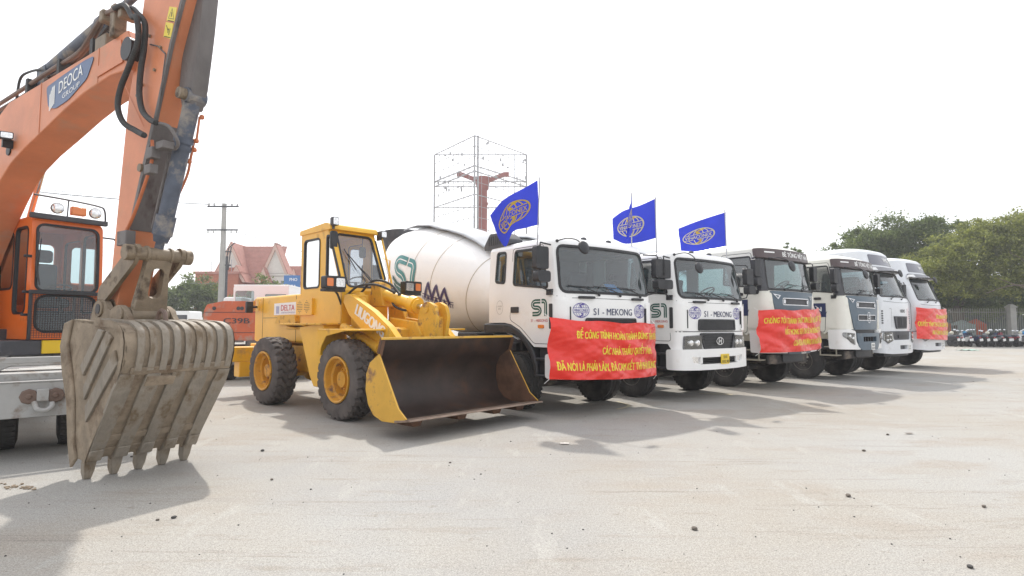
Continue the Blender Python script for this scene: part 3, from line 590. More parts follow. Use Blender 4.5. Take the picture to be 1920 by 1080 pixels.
def df_truck(name, t, off, banner, **kw):
    root = empty(name, row(t, off), PH, **kw); C = Cab(W=1.23, yF=-1.32, b=.12, R=.2, yR=.9, zb=2.4, slant=.16, taper=.03, ztop=3.44)
    ws = rpoly([(-1.08, 2.46), (1.08, 2.46), (1.04, 3.20), (-1.04, 3.20)], .08, 4); win = [(-.12, 3.26), (-.93, 3.26), (-.97, 2.5), (-.08, 2.6)]
    cu, cv = big_cab_shell(root, C, ws, [win], CREAM, 1.32, [(0, 0, 0, 0), (.06, .06, .03, .01), (.13, .2, .09, .04), (.20, .45, .18, .1), (.25, .75, .32, .2), (.27, 1.1, .6, .4)], 1.45)
    cab_interior(root, C, 1.65, 2.46)
    a = MB()                                        # black A pillars and window surround
    for sd_ in (-1, 1): a.slab([[(sd_*1.09, 2.40), (sd_*1.06, 3.24), (sd_*(C.S(-.99)), 3.24), (sd_*(C.S(-1.01)), 2.40)]], C.F, -.002, .008, cu, cv)
    a.build('pillar_trim', M('gloss black', (.03, .03, .035), .25, coat=.5), root, smooth=40)
    v = MB(); v.slab([rpoly([(-C.s2+.05, 3.22), (-.6, 3.19), (.6, 3.19), (C.s2-.05, 3.22), (C.s2-.05, 3.45), (-C.s2+.05, 3.45)], .04)], C.F, .0, .07, cu); vi = v.build('sun_visor', VISOR, root, bevel=.015, smooth=40)
    T = MB(); T.text('BÊ TÔNG VIỆT HÀN', C.F, -.42, 3.27, 1.45, .12, .074, .04, cu); T.build('visor_lettering', WVIN, vi, smooth=0, recalc=False)
    T = MB(); T.slab([rrect(-1.08, 3.34, -.72, 3.375, .01)], C.F, .07, .075, cu); T.build('visor_strip', WVIN, vi, smooth=0)
    f = MB(); up = rpoly([(-1.04, 2.40), (1.04, 2.40), (.92, 2.05), (.80, 1.66), (.74, 1.44), (-.74, 1.44), (-.80, 1.66), (-.92, 2.05)], .05)
    s1_ = rrect(-.62, 2.08, .62, 2.22, .03); s2_ = rrect(-.56, 1.72, .56, 1.85, .03)
    f.slab([up, s1_, s2_], C.F, -.02, .03, cu, [1.6, 1.8, 2.0, 2.2]); fp = f.build('front_panel', BLUEG, root, bevel=.01, smooth=40)
    f = MB(); f.slab([s1_], C.F, -.02, .008, cu); f.slab([s2_], C.F, -.02, .008, cu); f.build('grille', DGREY, fp)
    f = MB()
    for L in (s1_, s2_): f.slab([offs(L, .022), offs(L, .0)], C.F, .02, .042, cu)
    for sd_ in (-1, 1): f.slab([rrect(min(sd_*.52, sd_*.6), 2.10, max(sd_*.52, sd_*.6), 2.2, .01)], C.F, .0, .04, cu); f.slab([[(sd_*.70, 2.30), (sd_*.98, 2.34), (sd_*.80, 2.20)], [(sd_*.76, 2.285), (sd_*.90, 2.305), (sd_*.81, 2.235)]], C.F, .02, .045, cu)
    f.build('chrome_trim', CHROME, fp)
    e = MB(); e.stroke([(.11*cos(2*pi*i/24), 1.79+.15*sin(2*pi*i/24)) for i in range(24)], .02, C.F, .06, True)
    for an in (90, 210, 330): e.slab([[(0+.035*cos(radians(an+60)), 1.79+.035*sin(radians(an+60))), (.085*cos(radians(an)), 1.79+.125*sin(radians(an))), (.035*cos(radians(an-60)), 1.79+.035*sin(radians(an-60)))]], C.F, .045, .062)
    e.build('maker_emblem', CHROME, fp, smooth=0)
    lt = MB(); lt.text('TRUCK', C.F, .62, 2.29, .2, .04, .034, 0, cu); lt.build('front_lettering', GALV, fp, smooth=0, recalc=False)
    b = MB()                                        # white bumper corners, blue grey middle
    for sd_ in (-1, 1): b.slab([rpoly([(sd_*.76, 1.40), (sd_*.74, 1.1), (sd_*.52, .88), (sd_*(C.S(-.82)), .90), (sd_*(C.S(-.80)), 1.44), (sd_*1.0, 1.46)], .05)], C.F, -.08, .07, cu)
    b.build('bumper', WHITE, root, bevel=.02, smooth=40)
    b = MB(); b.slab([rpoly([(-.74, 1.34), (.74, 1.34), (.66, .98), (.5, .86), (-.5, .86), (-.66, .98)], .03), rrect(-.42, 1.10, .42, 1.24, .02)], C.F, -.05, .085, cu); b.build('bumper_centre', BLUEG, root, bevel=.015)
    b = MB(); b.slab([rrect(-.7, 1.12, .7, 1.46, .02)], C.F, -.1, -.03, cu); b.slab([rrect(-.5, .66, .5, .9, .05)], C.F, -.2, -.1, cu)
    for i in range(5): b.slab([rrect(-.40+i*.17, 1.10, -.36+i*.17, 1.24, .002)], C.F, -.03, .03, cu)
    b.build('bumper_grille', BLACK, root); b = MB(); b.slab([rrect(-1.0, .62, 1.0, .84, .03)], C.F, -.35, -.15, cu); b.build('under_guard', CHASS, root)
    for sd_ in (-1, 1):
        hl = rpoly([(sd_*.70+sd_*.12, 1.33), (sd_*.82, 1.02), (sd_*1.0, 1.10), (sd_*1.2, 1.26), (sd_*1.2, 1.36)], .03)
        l = MB(); l.slab([offs(hl, .012)], C.F, .05, .078, cu); hb = l.build('headlight', MATS['headlamp housing'], root); l = MB()
        for dx, dz in ((.9, 1.2), (1.05, 1.26)): l.lathe([(0, .07), (-.005, .06), (.02, .035), (.025, .01)], C.F(sd_*dx, dz, .075), (sd_*.5, -1, 0), 14)
        l.build('reflector', LIGHT, hb); l = MB(); l.slab([hl], C.F, .085, .095, cu); l.build('lens', LENS, hb)
        fl = MB(); fl.slab([rpoly([(sd_*1.0, 2.36), (sd_*C.S(-1.03), 2.36), (sd_*C.S(-.8), 2.1), (sd_*C.S(-.72), 1.5), (sd_*1.0, 1.46), (sd_*.86, 1.7), (sd_*.96, 2.1)], .06)], C.F, 0, .03, cu, cv); fl.build('corner_panel', CREAM, root, bevel=.012, smooth=40)
        ba = MB(); yy = [C.S(-.74)*sd_, C.S(.88)*sd_]; ba.slab([[(min(yy), 1.80+.0), (max(yy), 1.80), (max(yy), 2.20), (min(yy), 2.20)]], C.F, 0, .004); bb = ba.build('side_band', NAVY, root, smooth=0)
        x0 = -C.S(.30) if sd_ < 0 else C.S(-.66); T = MB(); T.text('VIỆT HÀN', C.F, x0, 1.97, .92, .13, .007, .03); T.text('READY MIXED CONCRETE', C.F, x0+.2, 1.90, .7, .035, .007, .01); T.build('band_lettering', WVIN, bb, smooth=0, recalc=False)
        st = MB(); xs = sorted((sd_*.9, sd_*1.2))
        st.box(*xs, -.95, -.42, 1.18, 1.36)
        for z in (.70, .94): st.box(*xs, -1.0, -.5, z, z+.035)
        for y in (-.98, -.54): st.box(xs[0] if sd_ < 0 else xs[1]-.03, xs[0]+.03 if sd_ < 0 else xs[1], y, y+.035, .70, 1.2)
        st.build('step', M('beige sill', (.42, .39, .32), .6, var=.1, dirt=(.2, .15, .1), dam=.3), root, bevel=.01)
        A = MB(); A.prism([(-.66, .9), (-.5, 1.36), (-.2, 1.56), (.2, 1.62), (.95, 1.62), (.95, 1.5), (.2, 1.5), (-.14, 1.42), (-.4, 1.24), (-.54, .9)], 'x', sd_*.84, sd_*1.235); A.build('wheel_arch', DGREY, root, bevel=.02)
        h = MB(); ya = sorted((C.S(-.62)*sd_, C.S(-.42)*sd_)); h.slab([rrect(ya[0], 2.3, ya[1], 2.37, .02)], C.F, 0, .03); h.build('door_handle', BLACK, root, bevel=.006)
        mirror(root, sd_*1.44, -1.02, 2.74, 3.16, .20, sd_, True, C)
    g = MB()
    for sd_ in (-1, 1):
        dl = rpoly(C.sidepoly([(0, 1.66), (-.02, 3.36), (-.98, 3.36), (-1.0, 2.3), (-.73, 1.9), (-.70, 1.4), (-.62, 1.36), (-.3, 1.6)], sd_), .06, 3); g.slab([offs(dl, .006), offs(dl, -.006)], C.F, -.004, .003, cu)
    g.stroke([(s, 2.43) for s in lin(-1.2, 1.2, 30)], .03, C.F, .006); g.build('panel_gap', SEAL, root, smooth=0)
    round_mirror(root, [(-1.0, -1.2, 3.2), (-.98, -1.4, 3.2), (-.86, -1.55, 3.14), (-.8, -1.6, 3.05)], (-.78, -1.62, 2.98), .14); wipers(root, C, 2.43, [(-.5, -.1), (.3, .7)])
    P = MB(); P.slab([rrect(.0, .86, .24, 1.06, .01)], C.F, .085, .097, cu); pl = P.build('number_plate', PLATEW, root); T = MB(); T.text('50LD', C.F, .04, .97, .16, .055, .10, .01, cu); T.text('046.24', C.F, .02, .885, .2, .055, .10, .01, cu); T.build('plate_lettering', BLK, pl, smooth=0, recalc=False)
    chassis(root, (3.5, 4.85), 6.6); mixer(root, 0); return root, C
def howo_truck(name, t, off, **kw):
    root = empty(name, row(t, off), PH, **kw); C = Cab(W=1.22, yF=-1.35, b=.12, R=.22, yR=.95, zb=2.35, slant=.36, taper=.04, ztop=3.98)
    ws = rpoly([(-1.06, 2.50), (1.06, 2.50), (1.04, 3.27), (-1.04, 3.27)], .06, 4); win = [(.0, 3.12), (-.80, 3.12), (-.92, 2.5), (.05, 2.55)]
    cu, cv = big_cab_shell(root, C, ws, [win], SILVER, 1.3, [(0, 0, 0, 0), (.06, .07, .04, .01), (.11, .22, .12, .04), (.15, .5, .25, .1), (.16, .9, .5, .3)], 1.36); cab_interior(root, C, 1.6, 2.46)
    v = MB(); v.slab([rpoly([(-1.12, 3.34), (1.12, 3.34), (1.05, 3.46), (-1.05, 3.46)], .02)], C.F, .0, .06, cu)
    pts = [C.F(s, 3.36, .03) for s in lin(-1.25, 1.25, 24)]; pt2 = [C.F(s, 3.26, .26-.05*abs(s)) for s in lin(-1.2, 1.2, 24)]; v.rings([pts, pt2, [p+Vector((0, 0, -.02)) for p in pt2], [p+Vector((0, 0, -.03)) for p in pts]], close=False, caps=False); v.build('sun_visor', M('grey visor', (.25, .25, .27), .4, var=.1), root)
    v = MB()
    for sd_ in (-1, 1): v.slab([rpoly([(sd_*.72, 3.32), (sd_*1.16, 3.30), (sd_*1.1, 3.40), (sd_*.8, 3.42)], .03)], C.F, .02, .09, cu)
    v.build('marker_housing', WHITE, root, bevel=.01)
    p = MB(); pl_ = rpoly([(-.88, 3.55), (.88, 3.55), (.80, 3.90), (-.80, 3.90)], .05); p.slab([pl_], C.F, 0, .012, cu); pb = p.build('roof_panel', M('dark roof panel', (.10, .10, .13), .3, coat=.3), root); T = MB(); T.text('VMG', C.F, .06, 3.67, .50, .14, .016, .03, cu); T.build('roof_lettering', WVIN, pb, smooth=0, recalc=False)
    g = MB(); gl_ = rpoly([(-.50, 1.86), (.50, 1.86), (.40, 1.46), (-.40, 1.46)], .04); g.slab([gl_, offs(gl_, -.04)], C.F, 0, .04, cu); g.slab([offs(gl_, -.03)], C.F, 0, .01, cu); 
    for z in (1.56, 1.64, 1.72): g.slab([rrect(-.42, z, .42, z+.02, .004)], C.F, .0, .025, cu)
    g.slab([rrect(-.03, 1.52, .03, 1.8, .01)], C.F, .01, .045, cu); g.build('grille', DGREY, root)
    T = MB(); T.text('HOWO', C.F, -.02, 1.98, .42, .11, .006, .03, cu); T.build('front_lettering', DGREY, root, smooth=0, recalc=False)
    b = MB(); bo = rpoly([(-C.S(-.85), .72), (-.8, .66), (.8, .66), (C.S(-.85), .72), (C.S(-.85), 1.34), (.72, 1.34), (.66, 1.10), (-.66, 1.10), (-.72, 1.34), (-C.S(-.85), 1.34)], .05); sl = rrect(-.30, .80, .28, .93, .02)
    b.slab([bo, sl], C.F, -.2, .07, cu); b.build('bumper', SILVER, root, bevel=.02, smooth=40)
    b = MB(); b.slab([rrect(-.74, 1.08, .74, 1.38, .03)], C.F, -.1, .03, cu); b.slab([sl], C.F, -.1, -.02, cu); b.build('bumper_grille', DGREY, root); b = MB(); b.slab([rrect(-.35, 1.16, .35, 1.27, .02)], C.F, .03, .05, cu); b.slab([rrect(-1.0, .58, 1.0, .68, .03)], C.F, -.3, -.05, cu); b.build('under_guard', BLACK, root)
    for sd_ in (-1, 1):
        hl = rpoly([(sd_*.74, 1.36), (sd_*.72, 1.08), (sd_*1.0, .98), (sd_*1.16, 1.12), (sd_*1.12, 1.36)], .04); l = MB(); l.slab([hl], C.F, .04, .08, cu); hb = l.build('headlight', MATS['headlamp housing'], root); l = MB()
        for dx, dz in ((.84, 1.26), (1.0, 1.24), (.88, 1.12), (1.02, 1.1)): l.lathe([(0, .065), (-.005, .055), (.02, .03), (.025, .01)], C.F(sd_*dx, dz, .08), (sd_*.4, -1, 0), 12)
        l.build('reflector', LIGHT, hb); l = MB(); l.slab([offs(hl, -.01)], C.F, .09, .10, cu); l.build('lens', LENS, hb)
        A = MB(); A.prism([(-.66, .9), (-.5, 1.34), (-.2, 1.56), (.2, 1.62), (.95, 1.62), (.95, 1.5), (.2, 1.5), (-.14, 1.42), (-.4, 1.24), (-.54, .9)], 'x', sd_*.84, sd_*1.225); A.build('wheel_arch', DGREY, root, bevel=.02)
        st = MB(); xs = sorted((sd_*.92, sd_*1.19)); st.box(*xs, -.9, -.5, .7, 1.34)
        st.build('step', DGREY, root, bevel=.02)
        vv = MB()
        for i in range(6): ya = sorted((sd_*1.06, sd_*1.12)); vv.slab([rrect(ya[0], 1.62+i*.075, ya[1], 1.665+i*.075, .01)], C.F, 0, .012, cu)
        vv.build('air_vent', DGREY, root)
        h = MB(); ya = sorted((C.S(-.30)*sd_, C.S(-.10)*sd_)); h.slab([rrect(ya[0], 2.1, ya[1], 2.16, .02)], C.F, 0, .03); h.build('door_handle', BLACK, root)
        mirror(root, sd_*1.42, -.82, 2.62, 3.05, .2, sd_, False, C, .08)
    g = MB(); g.stroke([(s, 1.37) for s in lin(-C.s2, C.s2, 30)], .014, C.F, .004); g.stroke([(s, 2.36-.06*cos(s*1.2)) for s in lin(-1.1, 1.1, 30)], .010, C.F, .003)
    for sd_ in (-1, 1):
        g.stroke([(sd_*.62, 2.1), (sd_*.62, 1.5)], .008, C.F, .003); g.stroke([(sd_*.62, 2.1), (sd_*.72, 2.1)], .008, C.F, .003)
        dl = rpoly(C.sidepoly([(.1, 1.66), (.05, 3.2), (-.86, 3.2), (-.98, 2.3), (-.98, 1.42), (-.6, 1.4), (-.3, 1.6)], sd_), .06, 3); g.slab([offs(dl, .006), offs(dl, -.006)], C.F, -.004, .003, cu)
    g.build('panel_gap', SEAL, root, smooth=0)
    c = C.F(-.45, 3.2, .2); round_mirror(root, [C.F(-.9, 3.25, .02), C.F(-.7, 3.24, .2), C.F(-.3, 3.2, .34), C.F(-.12, 3.15, .36)], C.F(-.1, 3.12, .36), .13); wipers(root, C, 2.40, [(-.6, -.1), (.1, .6)])
    P = MB(); P.slab([rrect(.36, .76, .62, .95, .01)], C.F, .07, .085, cu); pl = P.build('number_plate', PLATEW, root); T = MB(); T.text('51D', C.F, .41, .865, .16, .05, .088, .01, cu); T.text('407.13', C.F, .39, .785, .2, .05, .088, .01, cu); T.build('plate_lettering', BLK, pl, smooth=0, recalc=False)
    chassis(root, (3.3, 4.65), 5.5, True); 
    f = MB(); f.lathe([(0, .45), (.06, .5), (.1, .45), (.1, .1)], (0, 3.8, 1.1), (0, 0, 1), 24); f.box(-.5, .5, 3.4, 4.2, 1.04, 1.12); f.build('fifth_wheel', CHASS, root); return root, C
G1 = 'concrete mixer trucks parked in a row'
T1, C1 = hd_truck('mixer_truck', 7.63, 0, 1, label='white mixer truck with green S1 logo, its drum in full view beside the loader', category='truck', group=G1)
T2, C2 = hd_truck('mixer_truck', 10.86, 0, 2, label='white mixer truck with its black front grille uncovered and a yellow number plate', category='truck', group=G1)
T3, C3 = df_truck('mixer_truck', 14.4, .0, 1, label='cream mixer truck with brown visor, its blue grey front half covered by a red banner', category='truck', group=G1)
T4, C4 = df_truck('mixer_truck', 18.25, -.1, 0, label='cream mixer truck with brown visor and its blue grey grille and round emblem uncovered', category='truck', group=G1)
T5, C5 = howo_truck('tractor_truck', 21.3, .12, label='silver tractor truck with high roof and bare dark grille, no banner on it', category='truck', group='silver tractor trucks at the end of the row')
T6, C6 = howo_truck('tractor_truck', 25.35, .4, label='silver tractor truck with high roof and a red banner tied across its front', category='truck', group='silver tractor trucks at the end of the row')
# ---------------------------------------------------------------- banners and flags
def banner(root, xl, xr, ztl, ztr, zbl, zbr, yc, ye, lines, seed, **kw):
    o = empty('banner', root.matrix_world @ Vector((0, 0, 0)), PH, **kw); o.location = root.location
    def F(u, v, off):
        x = xl+(xr-xl)*u; z = (zbl+(zbr-zbl)*u)*(1-v)+(ztl+(ztr-ztl)*u)*v
        z += -.03*sin(pi*u)*v - .02*sin(pi*u)*(1-v)+.012*sin(17*u+seed)*v
        y = yc+(ye-yc)*abs(2*u-1)**2.5; p = Vector((u*3+seed, v*1.6, seed))
        d = .030*noise.noise(Vector((u*5+v*4, v*2-u*2, seed)))*1.5 + .016*noise.noise(Vector((u*13-v*9, v*5+u*2, seed+5)))+.015*sin((u*9-v*6)*2.2+seed)*(v*(1-v)*4)**.5*(.4+noise.noise(Vector((u*3, v*3, seed+9))))
        d += .03*(1-u)**6*sin(v*9)+.014*abs(noise.noise(Vector((u*9+v*7, v*3-u, seed+3))))+.008*noise.noise(Vector((u*40, v*22, seed)))
        return Vector((x, y-d*.95-off, z))
    n, k = 90, 46; m = MB(); m.add([F(i/n, j/k, 0) for j in range(k+1) for i in range(n+1)], [[j*(n+1)+i, j*(n+1)+i+1, (j+1)*(n+1)+i+1, (j+1)*(n+1)+i] for j in range(k) for i in range(n)])
    c = m.build('banner_sheet', RED, o, smooth=180, recalc=False)
    T = MB(); h = .13
    for txt, u0, u1, v0, hh in lines: T.text(txt, F, u0, v0, u1-u0, hh*1.2, .005, .045, cu=[q/60 for q in range(1, 60)], cv=[q/24 for q in range(1, 24)])
    T.build('lettering', YEL, c, smooth=0, recalc=False)
    s = MB()
    for u, v in ((0, 1), (1, 1), (0, 0), (1, 0)):
        p = F(u, v, 0); s.tube([p, p+Vector(((.06 if u else -.04)*.5, .1, -.08 if v == 0 else .06))], .006, 5)
    s.build('tie_string', WVIN, o)
GB = 'red banners tied across truck fronts'
banner(T1, -1.42, 1.29, 1.68, 1.60, .67, .60, -1.56, -1.32, [('ĐỂ CÔNG TRÌNH HOÀN THÀNH ĐÚNG TIẾN ĐỘ', .17, .99, .70, .105), ('CÁC NHÀ THẦU QUYẾT TÂM:', .37, .90, .43, .105), ('ĐÃ NÓI LÀ PHẢI LÀM, ĐÃ CAM KẾT THÌ PHẢI ĐÚNG', .04, .985, .15, .115)], 1.3,
       label='red banner on the white mixer truck beside the loader, three lines of yellow letters', category='banner', group=GB)
banner(T3, -1.62, 1.42, 1.93, 2.02, .92, .96, -1.48, -1.22, [('CHÚNG TÔI THÀNH THẬT XIN LỖI VÌ SỰ BẤT TIỆN', .05, .97, .68, .115), ('RẤT MONG SỰ CHIA SẺ VÀ ĐỒNG THUẬN', .26, .95, .42, .115), ('CỦA ĐỊA PHƯƠNG VÀ NGƯỜI DÂN', .37, .93, .15, .115)], 4.7,
       label='red banner on the cream mixer truck, tied over its grille below the windshield', category='banner', group=GB)
banner(T6, -1.62, 1.46, 2.20, 2.20, 1.10, 1.02, -1.52, -1.25, [('LIÊN DANH NHÀ THẦU CAM KẾT:', .38, .86, .68, .11), ('QUYẾT TÂM THI CÔNG ĐẢM BẢO TIẾN ĐỘ', .03, .97, .42, .12), ('AN TOÀN VÀ CHẤT LƯỢNG', .26, .86, .16, .12)], 8.1,
       label='red banner on the last silver truck, nearest the row of motorbikes', category='banner', group=GB)
def flag(px, y0, zt, zb, cols, depth, em, fold, mats, **kw):
    """cols: (top, bottom) x,z pairs from the pole outwards"""
    o = empty('flag', (px[0], y0, zb), 0, **kw); ox = px[0]
    p = MB(); p.tube([(px[0]-ox, 0, 0), (px[1]-ox, 0, zt-zb)], .012, 6); p.build('pole', GALV, o)
    n = len(cols)-1
    def F(u, v, off):
        q = (1-u)*n; i = min(int(q), n-1); t = q-i
        def cr(j):
            P = [Vector(cols[min(max(i+d, 0), n)][j]) for d in (-1, 0, 1, 2)]
            return .5*((2*P[1])+(P[2]-P[0])*t+(2*P[0]-5*P[1]+4*P[2]-P[3])*t*t+(3*P[1]-P[0]-3*P[2]+P[3])*t**3)
        a = cr(0)*v+cr(1)*(1-v); w = 1-u
        d = depth*w+fold*sin(w*7+v*1.2)*min(1, w*2.5)+.03*noise.noise(Vector((u*4, v*3, zt)))*w*2
        return Vector((a.x-ox, d-off, a.y-zb))
    N, K = 44, 26; m = MB(); m.add([F(i/N, j/K, 0) for j in range(K+1) for i in range(N+1)], [[j*(N+1)+i, j*(N+1)+i+1, (j+1)*(N+1)+i+1, (j+1)*(N+1)+i] for j in range(K) for i in range(N)])
    c = m.build('flag_cloth', FLAGB, o, smooth=180, recalc=False); emblem(F, em[0], em[1], em[2], em[3], mats[0], mats[1], c, o=.008, lw=.035, cu=[q/40 for q in range(1, 40)], cv=[q/20 for q in range(1, 20)])
GF = 'blue flags on poles at the truck cabs'
flag((.44, .49), 9.94, 4.16, 2.9, [((.45, 4.11), (.48, 3.32)), ((.22, 3.98), (.24, 3.27)), ((-.05, 3.83), (.02, 3.2)), ((-.23, 3.7), (-.11, 2.94)), ((-.39, 3.51), (-.24, 3.1))], .12, (.50, .50, .66, .56), .05, (GOLD, GOLD), label='large blue flag nearest the loader, its gold emblem tilted and its corner drooping', category='flag', group=GF)
flag((2.41, 2.42), 11.47, 4.24, 2.95, [((2.43, 4.19), (2.435, 3.43)), ((2.36, 4.02), (2.355, 3.36)), ((2.286, 3.85), (2.22, 3.20))], -.45, (.45, .5, .7, .5), .05, (CREAMP, GOLD), label='narrow dark blue flag seen edge on, overlapping the flag behind it', category='flag', group=GF)
flag((3.01, 3.0), 11.86, 4.24, 3.0, [((3.02, 4.22), (3.0, 3.38)), ((2.68, 4.07), (2.68, 3.3)), ((2.34, 3.96), (2.36, 3.27)), ((2.13, 3.82), (2.15, 3.38))], .15, (.46, .48, .56, .56), .045, (CREAMP, GOLD), label='blue flag above the second truck, half hidden by the flag seen edge on', category='flag', group=GF)
flag((5.05, 5.03), 13.4, 4.29, 2.95, [((5.05, 4.23), (5.04, 3.43)), ((4.66, 4.11), (4.64, 3.35)), ((4.28, 3.98), (4.29, 3.30)), ((3.96, 3.86), (4.02, 3.33))], .1, (.44, .48, .66, .5), .04, (CREAMP, GOLD), label='blue flag flying alone above the cream mixer truck with the banner', category='flag', group=GF)
# ---------------------------------------------------------------- big orange excavator
def lug_tyre(R, w, rr, c, parent, mat, n=180, N=26):
    h = w/2; prof = [(-h*.8, rr), (-h*.98, rr*1.15), (-h*1.02, R*.80), (-h*.98, R*.90)]+[(h*a, 0) for a in (-.93, -.86, -.76, -.66, -.56, -.46, -.36, -.26, -.16, -.06, .06, .16, .26, .36, .46, .56, .66, .76, .86, .93)]+[(h*.98, R*.90), (h*1.02, R*.80), (h*.98, rr*1.15), (h*.8, rr)]
    m = MB(); R_ = []
    for i in range(n):
        th = 2*pi*i/n; ring = []
        for a, r in prof:
            if r == 0:
                q = a/h; base = R-.05*R*max(0, abs(q)-.6)**1.5*3
                ph = N*th/(2*pi)+.55*abs(q)+.16*sin(q*9); fr = ph % 1
                gr = 1 if fr < .30 else 0
                if abs(q) < .08: gr = .4
                r = base-.038*gr
            elif r == R*.90: r = R*.91-.03*(((N*th/(2*pi)+.55+.16*sin(9*(1 if a > 0 else -1))) % 1) < .30)
            ring.append((c[0]+a, c[1]+r*cos(th), c[2]+r*sin(th)))
        R_.append(ring)
    R_.append(R_[0]); m.rings(R_, close=False, caps=False); return m.build('tyre', mat, parent, smooth=28)
EX = Vector((-3.966, 6.283, 0)); EP = 57
ex = empty('crawlerless_excavator', EX, EP, label='large orange wheeled excavator resting its muddy toothed bucket on the ground', category='excavator'); ex.name = 'wheeled_excavator'
BOOM = [(.30, 4.88), (1.3, 4.86), (4.0, 4.84), (4.6, 4.66), (5.2, 4.25), (6.6, 2.1), (6.5, 1.8), (6.2, 1.8), (5.4, 2.72), (4.95, 3.12), (4.5, 3.48), (4.15, 3.72), (3.8, 3.89), (3.3, 4.03), (2.6, 4.17), (2.0, 4.30), (1.4, 4.40), (.7, 4.45), (.2, 4.40), (.12, 4.6)]
m = MB(); m.prism(BOOM, 'x', -.22, .22)
bo = m.build('boom', ORANGE, ex, bevel=.012, smooth=25)
m = MB()
for x in (-.227, .220): m.box(x, x+.007, 1.0, 1.03, 4.44, 4.86); m.box(x, x+.007, 2.75, 2.77, 4.15, 4.85)
m.prism([(.35, 4.52), (1.0, 4.50), (1.0, 4.62), (.42, 4.80)], 'x', -.236, -.222); m.build('boom_seam', ORANGE, bo, bevel=.003)
m = MB(); m.cyl((-.27, .2, 4.62), (.27, .2, 4.62), .13, n=20); m.cyl((-.24, 3.85, 4.1), (.24, 3.85, 4.1), .08); m.build('pivot_pin', BLACK, bo)
sg = rpoly([(-2.55, 4.73), (-2.46, 4.45), (-2.22, 4.38), (-1.82, 4.41), (-1.30, 4.56), (-1.12, 4.79), (-1.4, 4.80), (-2.0, 4.77)], .06)
m = MB(); m.slab([sg], XNr(-.222), 0, .006); m.stroke(sg, .012, XNr(-.222), .007, True); s_ = m.build('company_sign', SIGNB, bo, smooth=0)
FS = lambda u, v, o: (-.222-o, -(-2.22+u*.985-v*.02), 4.40+v+u*.11)
m = MB(); m.text('DEOCA', FS, .10, .14, .72, .16, .010, .01); m.text('GROUP', FS, .22, .03, .52, .065, .010, .0)
for k in range(5): m.sheet([[(-.20+k*.036, .00+k*.012), (-.175+k*.036, .0+k*.012), (-.175+k*.036, .24+.035*min(k, 2)), (-.20+k*.036, .22+.035*min(k, 2))]], FS, .010)
m.build('sign_lettering', WVIN, s_, smooth=0, recalc=False)
# arm
ARM = [(-.1, 6.1), (.02, 5.5), (.17, 4.75), (.35, 4.09), (.62, 1.74), (.58, 1.66), (.48, 1.66), (.40, 1.78), (.17, 2.58), (-.27, 3.70), (-.55, 4.52), (-.80, 5.05), (-.95, 5.6), (-.85, 6.1)]
m = MB(); m.prism(ARM, 'x', -.16, .16); ar = m.build('arm', ORANGE, ex, bevel=.010, smooth=25)
m = MB(); m.prism([(-.29, 3.72), (.15, 2.60), (.20, 2.61), (-.22, 3.73)], 'x', -.166, .166); m.build('wear_strip', GREYST, ar, bevel=.004); m = MB(); m.prism([(-.83, 5.05), (-.57, 4.5), (-.29, 3.73), (-.25, 3.73), (-.53, 4.51), (-.79, 5.07)], 'x', -.166, -.13); m.prism([(-.84, 5.05), (-.96, 6.0), (-.90, 6.0), (-.79, 5.07)], 'x', -.166, -.13); m.build('edge_strip', GREYST, ar, bevel=.003)
m = MB(); m.cyl((-.17, .52, 1.74), (.17, .52, 1.74), .11, n=20); m.cyl((-.19, -.04, 3.26), (-.15, -.04, 3.26), .045); m.cyl((-.12, -.66, 3.98), (-.04, -.66, 3.98), .06, n=12)
for y, z in ((-.36, 4.52), (-.25, 4.30), (.12, 4.1), (-.1, 4.72), (.02, 4.2)): m.cyl((-.18, y, z), (-.16, y, z), .018, n=8)
m.build('arm_pin', LINKM, ar)
m = MB(); m.tube([(-.168, -.12, 4.62), (-.17, -.30, 4.55), (-.17, -.47, 4.42)], .008, 5); m.tube([(-.168, -.47, 4.42), (-.168, -.38, 3.9), (-.168, -.30, 3.7)], .006, 5); m.build('grease_line', GREYST, ar)
m = MB(); m.stroke([(.52, 4.38), (-.05, 3.62+.1), (-.24, 3.6)][:2], .012, lambda u, v, o: (-.163-o, u, v), 0); m.build('weld_line', PIPEO, ar, smooth=0)
for k, (P, sy) in enumerate((([(.505, 4.93), (.66, 4.87), (.62, 4.73), (.45, 4.79)], 0), ([(.44, 4.78), (.60, 4.715), (.555, 4.56), (.40, 4.63)], 1))):
    m = MB(); m.slab([P], lambda u, v, o: (-.161-o, -u, v), 0, .003); lb = m.build('warning_label', LABY, ar, smooth=0)
    c = (sum(p[0] for p in P)/4, sum(p[1] for p in P)/4); FL = lambda u, v, o: (-.161-o, -(c[0]+u*.95+v*.15), c[1]+v*.95-u*.38)
    m = MB(); m.stroke([(-.06, -.05), (.06, -.05), (.0, .06)] if not sy else [(-.05, .05), (-.01, .0), (.04, .02), (.02, -.05)], .010, FL, .005, not sy); m.stroke([(-.07, -.075), (.07, -.075)], .008, FL, .005); m.stroke([(0, -.03), (0, .02)], .014, FL, .005); m.build('label_print', BLK, lb, smooth=0, recalc=False)
m = MB(); m.prism([(-.54, 3.86), (-.68, 3.84), (-.77, 4.05), (-.83, 4.4), (-.90, 5.0), (-1.0, 6.0), (-.9, 6.1), (-.75, 5.0), (-.50, 4.45), (-.46, 4.1)], 'x', -.02, .14); m.build('cylinder_bracket', GREYST, ar, bevel=.02)
m = MB()                                             # bucket cylinder
p0, p1 = Vector((.04, -.66, 3.98)), Vector((.0, -.13, 2.36)); d = (p1-p0).normalized(); L_ = (p1-p0).length
def seg(a, b, r, r1=None): m.cyl(p0+d*a, p0+d*b, r, r1, 20)
